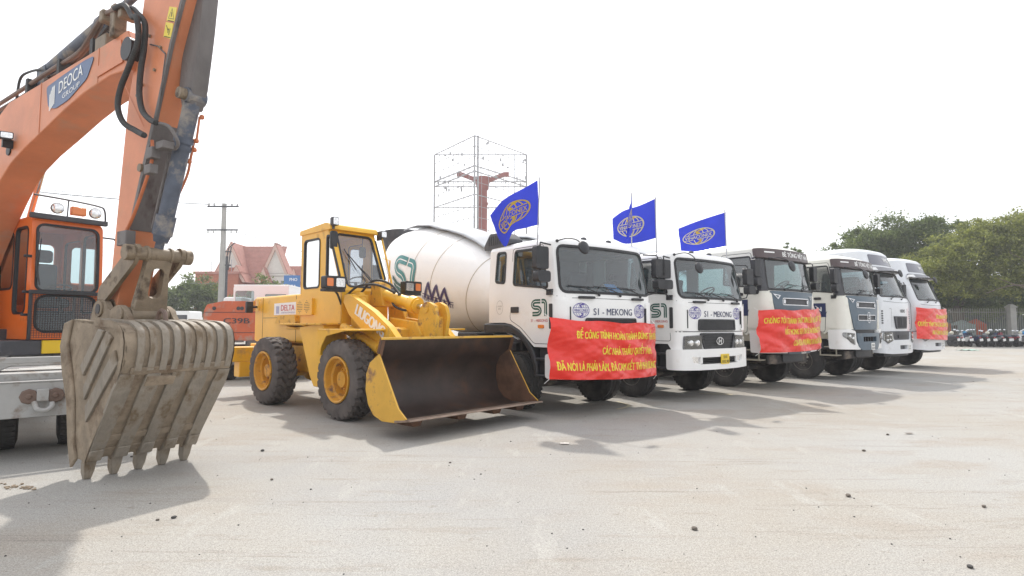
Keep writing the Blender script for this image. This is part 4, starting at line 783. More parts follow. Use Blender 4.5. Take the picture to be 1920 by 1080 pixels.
seg(-.05, .12, .07); seg(.08, .16, .085); seg(.16, 1.34, .082); seg(.44, .50, .098); seg(.52, .58, .094); seg(1.30, 1.52, .100); seg(1.52, 1.60, .088, .07); seg(1.6, L_, .045)
m.cyl(p0+Vector((-.09, 0, 0)), p0+Vector((.11, 0, 0)), .08, n=16); bc = m.build('bucket_cylinder', CYLB, ex, smooth=40)
m = MB(); ox = Vector((.09, -.06, 0))
m.tube([p0+d*.2+ox*.9, p0+d*.46+ox*1.1], .012, 6)
for a in (.20, .46, .56): m.ball(p0+d*a+ox*1.1, .028, 6)
m.tube(bez([(.14, -.52, 3.58), (.17, -.40, 3.4), (.17, -.33, 3.2), (.16, -.1, 2.9), (.14, .0, 2.62)], 6), .014, 6); m.ball((.165, -.38, 3.36), .03, 6)
m.build('cylinder_pipe', PIPEO, bc); m = MB(); m.tube([p0+d*.5-ox, p0+d*.9-ox*.95, p0+d*1.45-ox*.95], .014, 6); m.build('steel_pipe', GREYST, bc)
m = MB()
for P in ([(-.31, 3.51), (-.32, 3.29), (-.19, 3.06), (.02, 2.76), (.17, 2.60)],): m.tube(bez([(-.19, y, z) for y, z in P], 6), .018, 8)
m.build('arm_pipe', PIPEO, ar)
m = MB(); m.box(-.24, -.15, -.42, -.28, 3.30, 3.42); m.box(-.24, -.16, -.40, -.26, 3.14, 3.24); m.box(-.25, -.15, .05, .26, 2.42, 2.58); m.box(-.22, -.1, -.6, -.45, 3.38, 3.46); m.tube(bez([(-.2, -.47, 3.66), (-.17, -.62, 3.60), (-.1, -.66, 3.45), (-.08, -.56, 3.40)], 6), .02, 6); m.build('pipe_clamp', GREYST, ar, bevel=.008)
HA = [(.01, 4.91), (-.10, 4.86), (-.15, 4.59), (.03, 4.36), (.21, 4.15), (.25, 3.95), (.1, 3.75), (-.18, 3.61), (-.38, 3.52)]; HB = [(.03, 4.98), (-.13, 4.81), (-.13, 4.55), (-.08, 4.32), (-.07, 4.06), (-.15, 3.86), (-.31, 3.73), (-.46, 3.66)]
for H_, x in ((HA, -.30), (HB, -.23)):
    m = MB(); pts = bez([(x, .45, 5.14), (x, .2, 5.10)]+[(x, y, z) for y, z in H_], 12); m.tube(pts, .027, 10)
    for k in range(0, len(pts)-1, 1): 
        if 24 < k: q = (Vector(pts[k+1])-Vector(pts[k])).normalized()*.009; m.cyl(Vector(pts[k])-q, Vector(pts[k])+q, .0305, n=10)
    m.build('hydraulic_hose', HOSE, ex, smooth=50)
m = MB()
m.tube(bez([(-.16, 5.16, 4.97), (-.16, 3.79, 4.99), (-.16, 2.63, 5.02), (-.16, 1.78, 5.03), (-.2, 1.26, 5.15), (-.25, .84, 5.2), (-.28, .45, 5.14)], 6), .028, 8)
m.tube(bez([(-.06, 5.16, 4.99), (-.06, 3.79, 5.0), (-.06, 2.3, 5.06), (-.1, 1.6, 5.12), (-.2, .9, 5.25), (-.24, .4, 5.2)], 6), .025, 8); m.build('boom_pipe', BRONZE, bo)
m = MB(); m.tube(bez([(.02, 5.6, 5.0), (.02, 3.7, 5.08), (.02, 2.65, 5.13), (0, 1.82, 5.2), (-.05, 1.2, 5.28), (-.15, .6, 5.28)], 6), .032, 8); m.tube(bez([(.1, 3.6, 5.08), (.1, 2.5, 5.2), (.08, 1.9, 5.32), (.05, 1.5, 5.30)], 6), .03, 8)
for y in (3.4, 2.3, 1.3): m.box(-.2, .14, y-.04, y+.04, 4.86, 5.07)
m.tube(bez([(-.1, 4.12, 4.86), (-.1, 4.02, 5.24), (-.1, 3.66, 5.27), (-.1, 3.1, 5.16), (-.1, 2.9, 5.0)], 6), .018, 6); m.build('boom_hose', HOSE, bo)
m = MB(); m.box(-.28, -.14, .5, .62, 4.86, 5.24); m.box(-.3, -.1, .75, .86, 5.1, 5.24); m.box(-.2, .1, .9, 1.2, 4.86, 5.04); m.box(-.29, -.12, .30, .40, 5.02, 5.18); m.build('hose_clamp', LINKM, bo, bevel=.015)
m = MB(); m.cyl((0, 3.2, 5.22), (0, 1.5, 5.40), .085, n=16); m.cyl((0, 1.5, 5.40), (0, -.2, 5.62), .045, n=14); m.cyl((0, 1.55, 5.40), (0, 1.42, 5.41), .10, n=16); m.box(-.09, .09, 3.1, 3.4, 4.85, 5.25); m.build('arm_cylinder', CYLB, ex, smooth=40)
m = MB(); m.slab([rrect(-.09, -.05, .09, .05, .02)], lambda u, v, o: (-.33+u*.8, 3.70-o-u*.3, 4.25+v), 0, .10); wl = m.build('work_lamp', DGREY, bo, bevel=.01); m = MB(); m.slab([rrect(-.075, -.038, .075, .038, .015)], lambda u, v, o: (-.33+u*.8, 3.70-o-u*.3, 4.25+v), .095, .105); m.build('lens', LIGHT, wl); m = MB(); m.box(-.34, -.2, 3.70, 3.75, 4.10, 4.22); m.build('bracket', BLACK, wl)
CB, CE = (5.03, 3.06), (5.85, 1.60)
for sx in (-1, 1):                                   # lift cylinders
    m = MB(); x = sx*.36; m.cyl((x, 4.42, 4.02), (x, CB[0], CB[1]), .04, n=14)
    lc = m.build('cylinder_rod', CHROME, ex, smooth=40); m = MB(); q0, q1 = Vector((x, CB[0], CB[1])), Vector((x, CE[0], CE[1])); dd = (q1-q0).normalized(); m.cyl(q0, q0+dd*.22, .10, n=16); m.cyl(q0+dd*.2, q1, .078, .085, n=16); m.build('lift_cylinder', GREYST, ex, smooth=40)
# linkage
m = MB(); m.cyl((-.28, -.14, 2.32), (.28, -.14, 2.32), .072, n=20)
for a, b, r in ((-.34, -.26, .085), (-.14, -.11, .088), (.10, .13, .088), (.26, .34, .085)): m.cyl((a, -.14, 2.32), (b, -.14, 2.32), r, n=20)
m.build('link_pin', LINKM, ex, smooth=40, bevel=.008)
for sx in (-1, 1):
    m = MB(); x0, x1 = sorted((sx*.205, sx*.25)); m.prism(rpoly([(-.24, 2.36), (-.18, 2.42), (-.06, 2.40), (.64, 1.98), (.68, 1.86), (.58, 1.78), (.46, 1.84), (-.16, 2.22)], .05), 'x', x0, x1); m.build('side_link', LINKM, ex, bevel=.01)
FHl = lambda u, v, o: (u, -.14+v*.27-o*.95, 2.32-v-o*.25)
hole = rrect(-.06, .14, .07, .46, .055, 6)
m = MB(); m.slab([rpoly([(-.12, 0), (.14, 0), (.12, .2), (.16, .56), (.20, .68), (-.16, .68), (-.17, .56), (-.13, .2)], .04), hole], FHl, -.05, .05); m.cyl((-.19, .04, 1.66), (.19, .04, 1.66), .085, n=20); m.build('bucket_link', LINKM, ex, bevel=.012, smooth=35)
# bucket
bk = empty('bucket', (0, 0, 0), 0); bk.parent = ex
HW = .54
PO = [(.04, .20), (-.10, .36), (-.34, .68), (-.58, 1.00), (-.67, 1.14), (-.715, 1.28), (-.72, 1.40), (-.69, 1.49), (-.62, 1.545), (-.50, 1.575), (-.1, 1.595), (.43, 1.62)]
SL = [0]
for i in range(1, len(PO)): SL.append(SL[-1]+hypot(PO[i][0]-PO[i-1][0], PO[i][1]-PO[i-1][1]))
def bp(s, o=0):
    s = max(0, min(SL[-1]-1e-6, s)); i = max(j for j in range(len(SL)) if SL[j] <= s); i = min(i, len(PO)-2); t = (s-SL[i])/(SL[i+1]-SL[i])
    a, b = Vector(PO[i]), Vector(PO[i+1]); p = a+(b-a)*t
    def nm(k): q = Vector(PO[min(k+1, len(PO)-1)])-Vector(PO[max(k-1, 0)]); return Vector((-q.y, q.x)).normalized()
    n = (nm(i)*(1-t)+nm(i+1)*t).normalized()
    if n.x > 0 and p.y < 1.0: n = -n
    return p+n*o
def bF(u, v, o): p = bp(v, o); return (u, p.x, p.y)
def jag(k, a=.006): return a*noise.noise(Vector((k*7.7, k*3.1, .5)))
cv = [SL[-1]*k/40 for k in range(1, 40)]
m = MB(); m.slab([[(-HW, 0.02), (HW, .02), (HW, SL[-1]), (-HW, SL[-1])]], bF, -.03, 0, None, cv); sh = m.build('shell', MUD, bk, smooth=30)
for k in range(5):                                   # long ribs running down to the teeth
    x = -.48+.24*k; m = MB(); w0, w1 = .062, .078
    pts = [(x-w0, .10), (x+w0, .10), (x+w1-.01, .45), (x+w1, .95), (x+w1*.8, 1.12), (x-w1*.8, 1.12), (x-w1, .95), (x-w1+.01, .45)]; m.slab([pts], bF, -.01, .030+jag(k), None, cv); m.build('wear_rib', MUDR, sh, bevel=.010, smooth=35)
for k in range(9):                                   # short ribs over the bend and the top
    x = -.40+.112*k; m = MB(); m.slab([[(x-.032, 1.16), (x+.030, 1.16), (x+.034, 1.9), (x+.03, 2.35), (x-.03, 2.35), (x-.034, 1.9)]], bF, -.01, .024+jag(k+3), None, cv); m.build('wear_rib', MUDR, sh, bevel=.009, smooth=35)
m = MB(); m.slab([[(-.46, 1.10), (HW, 1.12), (HW, 1.22), (-.46, 1.19)]], bF, -.01, .020, None, cv); m.slab([[(-.48, .26), (.50, .26), (.50, .34), (-.48, .34)]], bF, -.01, .018, None, cv); m.slab([[(-.30, .98), (-.02, .98), (-.02, 1.08), (-.30, 1.10)]], bF, -.01, .035, None, cv); m.build('cross_plate', MUD, sh, bevel=.012, smooth=35)
lipt = [(-.54, .0)]
for k in range(5):
    x = -.48+.24*k; lipt += [(x-.06, -.02), (x+.06, -.02)]
    if k < 4: lipt += [(x+.085, .045), (x+.14, .045)]
lipt += [(.54, .0), (.54, .18), (-.54, .18)]
LF = lambda u, v, o: (u, .06-v*.66-o*.7, .18+v*.75-o*.6)
m = MB(); m.slab([lipt], LF, -.035, .012); m.build('cutting_lip', MUD, sh, bevel=.01, smooth=35)
for k in range(5):
    x = -.48+.24*k; m = MB()
    R0 = [(.058, (.03, .27)), (.054, (.08, .17)), (.046, (.105, .07)), (.030, (.11, -.012))]
    rg = []
    for w, (y, z) in R0: t = .052 if z > .05 else (.038 if z > 0 else .026); rg.append([(x-w, y-t, z+.012), (x+w, y-t, z+.012), (x+w, y+t, z-.0), (x-w, y+t, z-.0)])
    m.rings(rg); m.box(x-.064, x+.064, -.04, .10, .19, .31, lambda p: Vector((p.x, p.y-(p.z-.19)*.6, p.z))); m.build('tooth', MUDR, bk, bevel=.012, smooth=40)
SP = PO+[(.62, 1.57), (.69, 1.33), (.60, 1.05), (.46, .77), (.37, .34), (.22, .20)]
for sx in (-1, 1):
    m = MB(); x0, x1 = sorted((sx*HW, sx*(HW-.03))); m.prism(SP, 'x', x0, x1); m.build('side_plate', MUD, bk, bevel=.008)
    Fs = XNr(-HW) if sx < 0 else (lambda u, v, o: (HW+o, -u, v)); g = -1
    m = MB(); m.slab([[(-.43, 1.62), (-.62, 1.58), (-.70, 1.33), (-.61, 1.04), (-.47, .76), (-.39, .34), (-.30, .10), (-.18, .20), (-.25, .36), (-.30, .80), (-.38, 1.04), (-.52, 1.36)]], Fs, -.005, .028); m.build('side_cutter', MUD, bk, bevel=.012)
    m = MB()
    for P in ([(.20, 1.52), (-.17, 1.14), (-.11, 1.04), (.32, 1.50)], [(.38, 1.50), (-.08, .93), (-.06, .80), (.49, 1.44)], [(.56, 1.32), (-.02, .74), (.0, .58), (.62, 1.18)]): m.slab([P], Fs, -.005, .026)
    m.build('side_rib', MUDR, bk, bevel=.010)
    m = MB(); E_ = [(-PO[i][0], PO[i][1]) for i in range(len(PO)-1)]; m.stroke([(u-(.03 if v > .2 else 0), v-.01) for u, v in E_], .07, Fs, .012); m.build('corner_bead', MUD, bk, smooth=0)
for sx in (-1, 1):                                   # ears on top
    for xx in ((.20, .26),):
        m = MB(); a, b = sorted((sx*xx[0], sx*xx[1])); m.prism(rpoly([(.82, 1.55), (.72, 1.80), (.60, 1.86), (.44, 1.82), (.34, 1.70), (.22, 1.76), (.10, 1.78), (-.02, 1.72), (-.10, 1.62), (-.3, 1.57)], .06), 'x', a, b); e_ = m.build('bucket_ear', MUD, bk, bevel=.012)
        m = MB(); m.cyl((sx*.19, .56, 1.74), (sx*.28, .56, 1.74), .09, n=20); m.cyl((sx*.19, .06, 1.67), (sx*.28, .06, 1.67), .07, n=20); m.build('ear_boss', LINKM, e_, bevel=.006); m = MB(); m.cyl((sx*.275, .56, 1.74), (sx*.285, .56, 1.74), .055, n=16); m.build('ear_pin', BLACK, e_)
m = MB(); pts = [(0.0, -.10+.0*k, 1.60) for k in range(1)]; m.tube([(.0, -.26+.09*cos(pi*k/8), 1.585+.13*sin(pi*k/8)) for k in range(9)], .024, 8); m.build('lifting_eye', BRONZE, bk)
# cab on the turntable
CF, X0, X1, Z0, Z1 = 4.2, .22, 1.18, 1.34, 3.24
def FRx(u, v, o): t = max(0, v-2.1); return (u, CF+.10*t*t*.5+.02-o, v)
m = MB(); wf = rrect(X0+.07, 2.10, X1-.07, 3.14, .10, 5); wl_ = rrect(X0+.08, 1.46, X1-.08, 2.02, .14, 5)
cvv = [1.5, 1.7, 1.9, 2.1, 2.3, 2.5, 2.7, 2.9, 3.1]
m.slab([rrect(X0, Z0, X1, Z1, .09, 4), wf, wl_], FRx, -.06, 0, None, cvv)
sw = [rrect(CF+.20, 1.75, CF+.72, 3.10, .10), rrect(CF+.80, 2.15, CF+1.5, 3.05, .10)]
for x, s in ((X0, -1), (X1, 1)): m.slab([rrect(CF+.05, Z0, CF+1.65, Z1, .07)]+sw, lambda u, v, o, x=x, s=s: (x+s*o, u+.05*max(0, v-2.1)**2*(1 if u < CF+.3 else 0), v), -.05, 0)
m.slab([rrect(X0, Z0, X1, Z1, .06), rrect(X0+.15, 2.3, X1-.15, 3.0, .08)], lambda u, v, o: (u, CF+1.65+o, v), -.05, 0)
m.box(X0+.02, X1-.02, CF+.12, CF+1.64, Z1-.04, Z1+.03); m.box(X0+.02, X1-.02, CF+.05, CF+1.64, Z0, Z0+.05)
cb = m.build('cab', ORANGC, ex, bevel=.02, smooth=35)
for L, nm in ((wf, 'windshield'), (wl_, 'lower_window')):
    m = MB(); m.slab([offs(L, .02), offs(L, -.015)], FRx, -.01, .012, None, cvv); sl_ = m.build(nm, SEAL, cb); m = MB(); m.sheet([offs(L, .004)], FRx, -.02, None, cvv); m.build('pane', GLASS, sl_, recalc=False)
for L in sw:
    for x, s in ((X0, -1), (X1, 1)):
        f_ = lambda u, v, o, x=x, s=s: (x+s*o, u, v); m = MB(); m.slab([offs(L, .02), offs(L, -.015)], f_, -.04, .008); sl_ = m.build('side_window', SEAL, cb); m = MB(); m.sheet([L], f_, -.02); m.build('pane', GLASSD, sl_, recalc=False)
m = MB(); m.box(X0+.28, X0+.66, CF+.95, CF+1.05, 2.0, 2.6); m.box(X0+.34, X0+.60, CF+.98, CF+1.08, 2.62, 2.84); m.box(X0+.25, X0+.70, CF+.5, CF+1.0, 1.85, 2.0); m.box(X0+.1, X1-.1, CF+.7, CF+1.3, Z0+.05, 1.8); m.build('seat', SEATM, cb, bevel=.05)
m = MB(); c = Vector((X0+.5, CF+.42, 2.16)); q = Vector((0, .35, 1)).to_track_quat('Z', 'Y'); m.tube([c+q @ Vector((.17*cos(a), .17*sin(a), 0)) for a in [2*pi*k/20 for k in range(21)]], .014, 6); m.cyl(c, (X0+.5, CF+.2, 1.5), .03); m.cyl(c-Vector((.17, 0, 0)), c+Vector((.17, 0, 0)), .012)
for dx in (-.3, .3): m.cyl((X0+.48+dx, CF+.6, 1.5), (X0+.48+dx*.9, CF+.5, 2.15), .02)
m.build('steering_wheel', BLACK, cb)
m = MB(); m.box(X0-.05, X1+.03, CF-.03, CF+.06, Z1-.02, Z1+.06); rk = m.build('roof_bar', DGREY, cb, bevel=.008)
m = MB(); m.tube(bez([(X0-.02, CF, Z1+.34), (X0+.4, CF, Z1+.33), (X1-.12, CF, Z1+.30), (X1-.02, CF, Z1+.24), (X1, CF, Z1+.02)], 6), .014, 6); m.tube([(X0+.42, CF, Z1+.05), (X0+.43, CF, Z1+.33)], .010, 5); m.build('guard_rail', DGREY, rk)
for x in (X0+.28, X0+.80): m = MB(); m.lathe([(0, .02), (.01, .06), (.05, .085), (.09, .088), (.1, .07)], (x, CF+.06, Z1+.17), (0, -1, 0), 20); w = m.build('work_lamp', GREYST, rk); m = MB(); m.lathe([(.098, .078), (.108, .05), (.11, .01)], (x, CF+.06, Z1+.17), (0, -1, 0), 20); m.build('lens', LIGHT, w)
m = MB(); m.box(X0+.47, X0+.68, CF-.02, CF+.08, Z1+.10, Z1+.24); w = m.build('work_lamp', AMBER, rk, bevel=.02)
m = MB()                                             # wire guard over the lower window
for k in range(29): x = X0+.02+k*(X1-X0-.04)/28; m.tube([(x, CF-.05, 1.36), (x, CF-.05, 2.06)], .0035, 4)
for k in range(20): z = 1.37+k*.036; m.tube([(X0+.01, CF-.052, z), (X1-.01, CF-.052, z)], .0035, 4)
m.build('wire_guard', BLACK, cb, weld=False)
m = MB(); m.box(X0-.03, X1+.03, CF-.08, CF-.02, 2.04, 2.10); m.box(X0-.03, X0+.01, CF-.07, CF-.03, 1.34, 2.1); m.box(X1-.01, X1+.03, CF-.07, CF-.03, 1.34, 2.1)
for z in (2.05, 2.6, 1.7): m.box(X0-.09, X0-.0, CF+.0, CF+.06, z, z+.04)
m.build('guard_frame', BLACK, cb, bevel=.006)
m = MB(); m.tube([(X0+.10, CF-.03, 2.18), (X0+.04, CF-.04, 2.5), (X0+.06, CF-.03, 3.0)], .012, 5); m.tube([(X0+.06, CF-.035, 2.3), (X0+.09, CF-.035, 2.9)], .008, 5); m.build('wiper', BLACK, cb)
m = MB(); m.tube([(X1, CF+.2, 3.05), (X1+.14, CF+.0, 3.02), (X1+.2, CF-.05, 2.9), (X1+.24, CF-.05, 2.3)], .014, 6); m.slab([rrect(X1+.14, 2.62, X1+.3, 2.95, .03)], lambda u, v, o: (u, CF-.02-o, v), 0, .05); m.build('mirror', BLACK, cb)
m = MB(); m.box(-.1, X1+.05, CF+.02, CF+1.9, 1.10, 1.33); m.box(-.75, .3, CF+.9, CF+2.2, 1.10, 1.5); m.build('turntable_deck', DGREY, ex, bevel=.02)
m = MB(); m.box(X0+.18, X0+.50, CF-.02, CF+.1, 1.12, 1.325); m.build('deck_corner', M('deck yellow', (.75, .50, .02), .5), ex, bevel=.01)
m = MB(); m.box(-1.2, -.35, CF+1.0, CF+3.6, 1.35, 2.35); m.box(X0, 1.2, CF+1.75, CF+3.6, 1.35, 2.35); m.prism([(CF+3.4, 1.2), (CF+4.1, 1.3), (CF+4.2, 2.3), (CF+3.5, 2.4)], 'x', -1.2, 1.2); m.box(-.3, .2, CF+1.9, CF+3.6, 1.35, 2.2); m.build('engine_house', ORANGC, ex, bevel=.05)
# chassis, turned a little from the upper part
ch = empty('chassis', (0, 0, 0), 0); ch.parent = ex
ch.location = Matrix.Rotation(radians(-EP), 4, 'Z') @ (Vector((-5.48, 6.74, 0))-EX); ch.rotation_euler = (0, 0, radians(40-EP))
m = MB(); m.box(-1.22, 1.22, -.02, .10, .50, .90); m.box(-1.22, 1.22, -.03, .30, .90, .915); m.build('stabiliser_blade', LGREY, ch, bevel=.01)
m = MB(); m.box(-1.15, 1.15, .0, .08, 1.12, 1.19)
for x in (-.80, .62, -1.1, 1.1): m.prism([(x-.05, .91), (x+.07, .91), (x+.17, 1.13), (x+.05, 1.13)], 'y', .0, .08)
m.build('blade_frame', LGREY, ch, bevel=.008)
for sx in (-.11, .13): m = MB(); m.lathe([(0, .085), (.02, .09), (.035, .08), (.035, .03), (.05, .025)], (sx, -.02, .74), (0, -1, 0), 8); m.build('buffer_disc', BRONZE, ch, bevel=.006)
m = MB(); m.box(-.04, .07, -.07, .0, .68, .82); m.tube(bez([(-.06, -.07, .68), (-.03, -.12, .60), (.05, -.12, .58), (.10, -.09, .62), (.10, -.06, .66)], 5), .028, 8); m.build('tow_hook', LGREY, ch, bevel=.01)
m = MB(); m.prism([(-1.2, .92), (-1.2, 1.1), (-.5, 1.14), (.35, 1.14), (.85, 1.0), (1.2, .92), (.72, .92), (.5, 1.02), (.3, 1.06), (-.3, 1.06), (-.5, .95), (-.6, .92)], 'y', .45, .75); m.box(-.45, .45, .1, 5.4, .55, 1.0); m.cyl((0, 3.8, .9), (0, 3.8, 1.12), .6, n=32); m.box(-1.2, 1.2, 1.7, 2.4, .85, .98); m.build('undercarriage', LGREY, ch, bevel=.015)
for y in (1.08, 5.2):
    for sx in (-1, 1):
        w = wheel(ch, sx*.52, y, .50, .62, sx, flat=True)
    m = MB(); m.cyl((-.6, y, .5), (.6, y, .5), .12); m.build('axle', CHASS, ch)
m = MB(); m.tube([(-.3, .05, 1.19), (-.6, .6, 1.16)], .02); m.build('hose_stub', HOSE, ch)
# ---------------------------------------------------------------- yellow wheel loader
LO = empty('wheel_loader', (-2.15, 10.30, 0), 47, label='yellow wheel loader with its wide bucket lowered, between the excavator and the first truck', category='wheel loader')
for x, y in ((-.88, 0), (.88, 0), (-.88, 2.78), (.88, 2.78)):
    s = 1 if x > 0 else -1; R = .665; c = (x, y, R); m = MB()
    m.lathe([(-.2, .36), (.14, .37), (.215, .385), (.225, .37), (.21, .345), (.12, .325), (.10, .29), (-.02, .27), (-.03, .19), (.06, .18), (.07, .14), (.12, .13), (.13, .01)], c, (s, 0, 0), 40)
    for k in range(10): a = 2*pi*k/10; p = Vector((x+s*.06, y+.16*cos(a), R+.16*sin(a))); m.cyl(p, p+Vector((s*.03, 0, 0)), .016, n=6)
    w = m.build('wheel', YELLD, LO, smooth=35); lug_tyre(R, .42, .36, c, w, TYREL)
m = MB(); m.box(-.42, .42, .55, 5.0, .62, 1.15); m.cyl((-.7, 2.78, .66), (.7, 2.78, .66), .14); m.cyl((-.7, 0, .66), (.7, 0, .66), .14); m.ball((0, 0, .66), .26, 12); m.ball((0, 2.78, .66), .26, 12); m.build('rear_frame', YELLG, LO, bevel=.02)
m = MB(); m.box(-.5, .5, 2.30, 4.62, 1.20, 2.20); m.build('hood', YELL, LO, bevel=.05, seg=3)
m = MB()
for y in (2.62, 4.18): m.box(-.504, .504, y, y+.008, 1.22, 2.17)
for z in (1.72,): m.box(-.504, -.5, 2.63, 4.18, z, z+.008); m.box(.5, .504, 2.63, 4.18, z, z+.008)
m.build('panel_gap', SEAL, LO, smooth=0)
m = MB(); m.prism(rpoly([(2.45, 1.60), (3.4, 1.60), (3.2, 1.78), (2.5, 1.78)], .04), 'x', -.60, -.5); m.build('side_panel', YELLG, LO, bevel=.01)
m = MB(); m.tube([(-.52, 4.25, 2.15), (-.56, 4.25, 2.1), (-.56, 4.25, 1.9), (-.56, 4.52, 1.9), (-.56, 4.52, 2.1), (-.52, 4.52, 2.15)], .012, 6); m.build('grab_rail', YELL, LO)
m = MB(); m.box(-.75, -.6, 4.45, 4.55, 1.84, 2.10); m.box(-.62, -.48, 4.48, 4.52, 1.95, 2.0); m.box(.6, .75, 4.45, 4.55, 1.84, 2.10); m.build('tail_lamp', BLACK, LO, bevel=.02)
m = MB(); m.box(-1.0, 1.0, 4.50, 5.0, .76, 1.08); m.box(-.85, -.6, 4.5, 4.8, .42, .76); m.build('counterweight', YELL, LO, bevel=.02)
m = MB(); m.slab([[(-3.61, 1.78), (-2.60, 1.78), (-2.60, 2.04), (-3.61, 2.03)]], XNr(-.50), .002, .01); s_ = m.build('company_sign', WVIN, LO, smooth=0)
m = MB(); m.text('DELTA', XNr(-.50), -3.28, 1.87, .60, .125, .012, .025); m.build('sign_lettering', REDV, s_, smooth=0, recalc=False)
m = MB(); m.text('CONSTRUCTION GROUP', XNr(-.50), -3.28, 1.81, .62, .035, .012, .0)
for k in range(3): m.sheet([[(-3.50+k*.05, 1.81), (-3.475+k*.05, 1.81), (-3.475+k*.05, 1.97), (-3.50+k*.05, 1.97)]], XNr(-.50), .012)
m.build('sign_print', M('blue print', (.15, .18, .5), .5), s_, smooth=0, recalc=False)
# loader cab
cx0, cx1 = -.60, .39
side = [(2.26, 1.58), (2.26, 3.36), (1.24, 3.40), (1.20, 3.34), (.70, 2.20), (.70, 1.56)]
w1 = rrect(1.53, 2.29, 2.13, 3.22, .07); w2 = rpoly([(1.26, 2.45), (1.26, 3.24), (1.17, 3.24), (.80, 2.45)], .03)
m = MB()
for x, s in ((cx0, -1), (cx1, 1)): m.slab([side, w1, w2], lambda u, v, o, x=x, s=s: (x+s*o, u, v), -.04, 0)
WT, WB = Vector((1.21, 3.36)), Vector((.70, 2.20)); wd = (WB-WT); wl = wd.length; wd.normalize(); wn = Vector((wd.y, -wd.x)); 
if wn.x > 0: wn = -wn
FW = lambda u, v, o: (u, WB.x-wd.x*v+wn.x*o, WB.y-wd.y*v+wn.y*o)
wsl = rpoly([(-.47, .08), (.32, .08), (.29, 1.19), (-.45, 1.19)], .09, 5)
m.slab([[(cx0, 0), (cx1, 0), (cx1, wl), (cx0, wl)], wsl], FW, -.04, .001)
m.slab([[(cx0, 1.56), (cx1, 1.56), (cx1, 2.2), (cx0, 2.2)]], lambda u, v, o: (u, .70-o, v), -.04, .001)
bw = rrect(cx0+.15, 2.4, cx1-.12, 3.2, .08); m.slab([[(cx0, 1.58), (cx1, 1.58), (cx1, 3.36), (cx0, 3.36)], bw], lambda u, v, o: (u, 2.26+o, v), -.04, .001)
cab = m.build('cab', YELL, LO, bevel=.01, smooth=30)
m = MB(); m.prism(rpoly([(2.32, 3.35), (2.30, 3.44), (1.28, 3.50), (1.14, 3.46), (1.10, 3.36)], .03), 'x', cx0-.02, cx1+.02); m.build('roof', YELL, cab, bevel=.03, seg=3)
for L, f_, nm in ((wsl, FW, 'windshield'), (w1, lambda u, v, o: (cx0-o, u, v), 'side_window'), (w2, lambda u, v, o: (cx0-o, u, v), 'side_window'), (w1, lambda u, v, o: (cx1+o, u, v), 'side_window'), (w2, lambda u, v, o: (cx1+o, u, v), 'side_window'), (bw, lambda u, v, o: (u, 2.26+o, v), 'rear_window')):
    m = MB(); m.slab([offs(L, .022), offs(L, -.012)], f_, -.02, .010); s_ = m.build(nm, SEAL, cab); m = MB(); m.sheet([offs(L, .004)], f_, -.015); m.build('pane', GLASSL, s_, recalc=False)
m = MB(); m.tube([FW(.16, .03, .03), FW(-.05, .30, .045), FW(-.34, .75, .035)], .011, 5); m.tube([FW(.20, .03, .03), FW(-.02, .32, .045), FW(-.26, .62, .035)], .008, 5); m.tube([FW(-.38, .86, .02), FW(-.22, .42, .02)], .009, 5); m.ball(FW(.18, .03, .02), .03, 6); m.build('wiper', BLACK, cab)
m = MB(); m.box(-.32, .18, 1.5, 1.95, 1.7, 2.25); m.box(-.30, .16, 1.85, 2.0, 2.2, 2.85); m.build('seat', SEATM, cab, bevel=.05)
m = MB(); c = Vector((-.07, 1.12, 2.38)); q = Vector((0, .5, .8)).to_track_quat('Z', 'Y'); m.tube([c+q @ Vector((.19*cos(a), .19*sin(a), 0)) for a in [2*pi*k/20 for k in range(21)]], .013, 6); m.cyl(c, (-.07, .9, 1.9), .03); m.cyl(c+Vector((-.19, 0, 0)), c+Vector((.19, 0, 0)), .01); m.build('steering_wheel', BLACK, cab)
m = MB(); m.slab([rrect(.06, 2.88, .20, 3.10, .05)], lambda u, v, o: (u, 1.22-o, v), 0, .03); m.cyl((.13, 1.22, 3.1), (.13, 1.2, 3.3), .008); m.slab([rrect(cx0+.02, 2.98, cx0+.16, 3.32, .04)], lambda u, v, o: (u-.06, 1.10-o, v), 0, .04); m.build('inside_mirror', BLACK, cab)
m = MB()
for k in range(5): a = 2*pi*k/5+.3; m.ball((-.52, 1.12+.055*cos(a), 2.80+.055*sin(a)), .035, 6, (.4, 1, 1))
m.cyl((-.53, 1.12, 2.45), (-.53, 1.12, 2.8), .006, n=5); m.build('small_fan', REDV, cab)
for x, y in ((cx0+.03, 1.16), (cx1-.02, 1.16)):
    m = MB(); m.slab([rrect(x-.07, 3.30 if x > 0 else 3.42, x+.07, 3.44 if x > 0 else 3.58, .03)], lambda u, v, o: (u+(.12 if x > 0 else 0), y-o-.06, v), 0, .09); m.box(x-.02+(.1 if x > 0 else 0), x+.02+(.1 if x > 0 else 0), y-.08, y+.05, 3.26 if x > 0 else 3.36, 3.44); w = m.build('work_lamp', DGREY, cab, bevel=.015)
    m = MB(); m.slab([rrect(x-.055, 3.315 if x > 0 else 3.435, x+.055, 3.425 if x > 0 else 3.565, .02)], lambda u, v, o: (u+(.12 if x > 0 else 0), y-o-.06, v), .09, .10); m.build('lens', LIGHT, w)
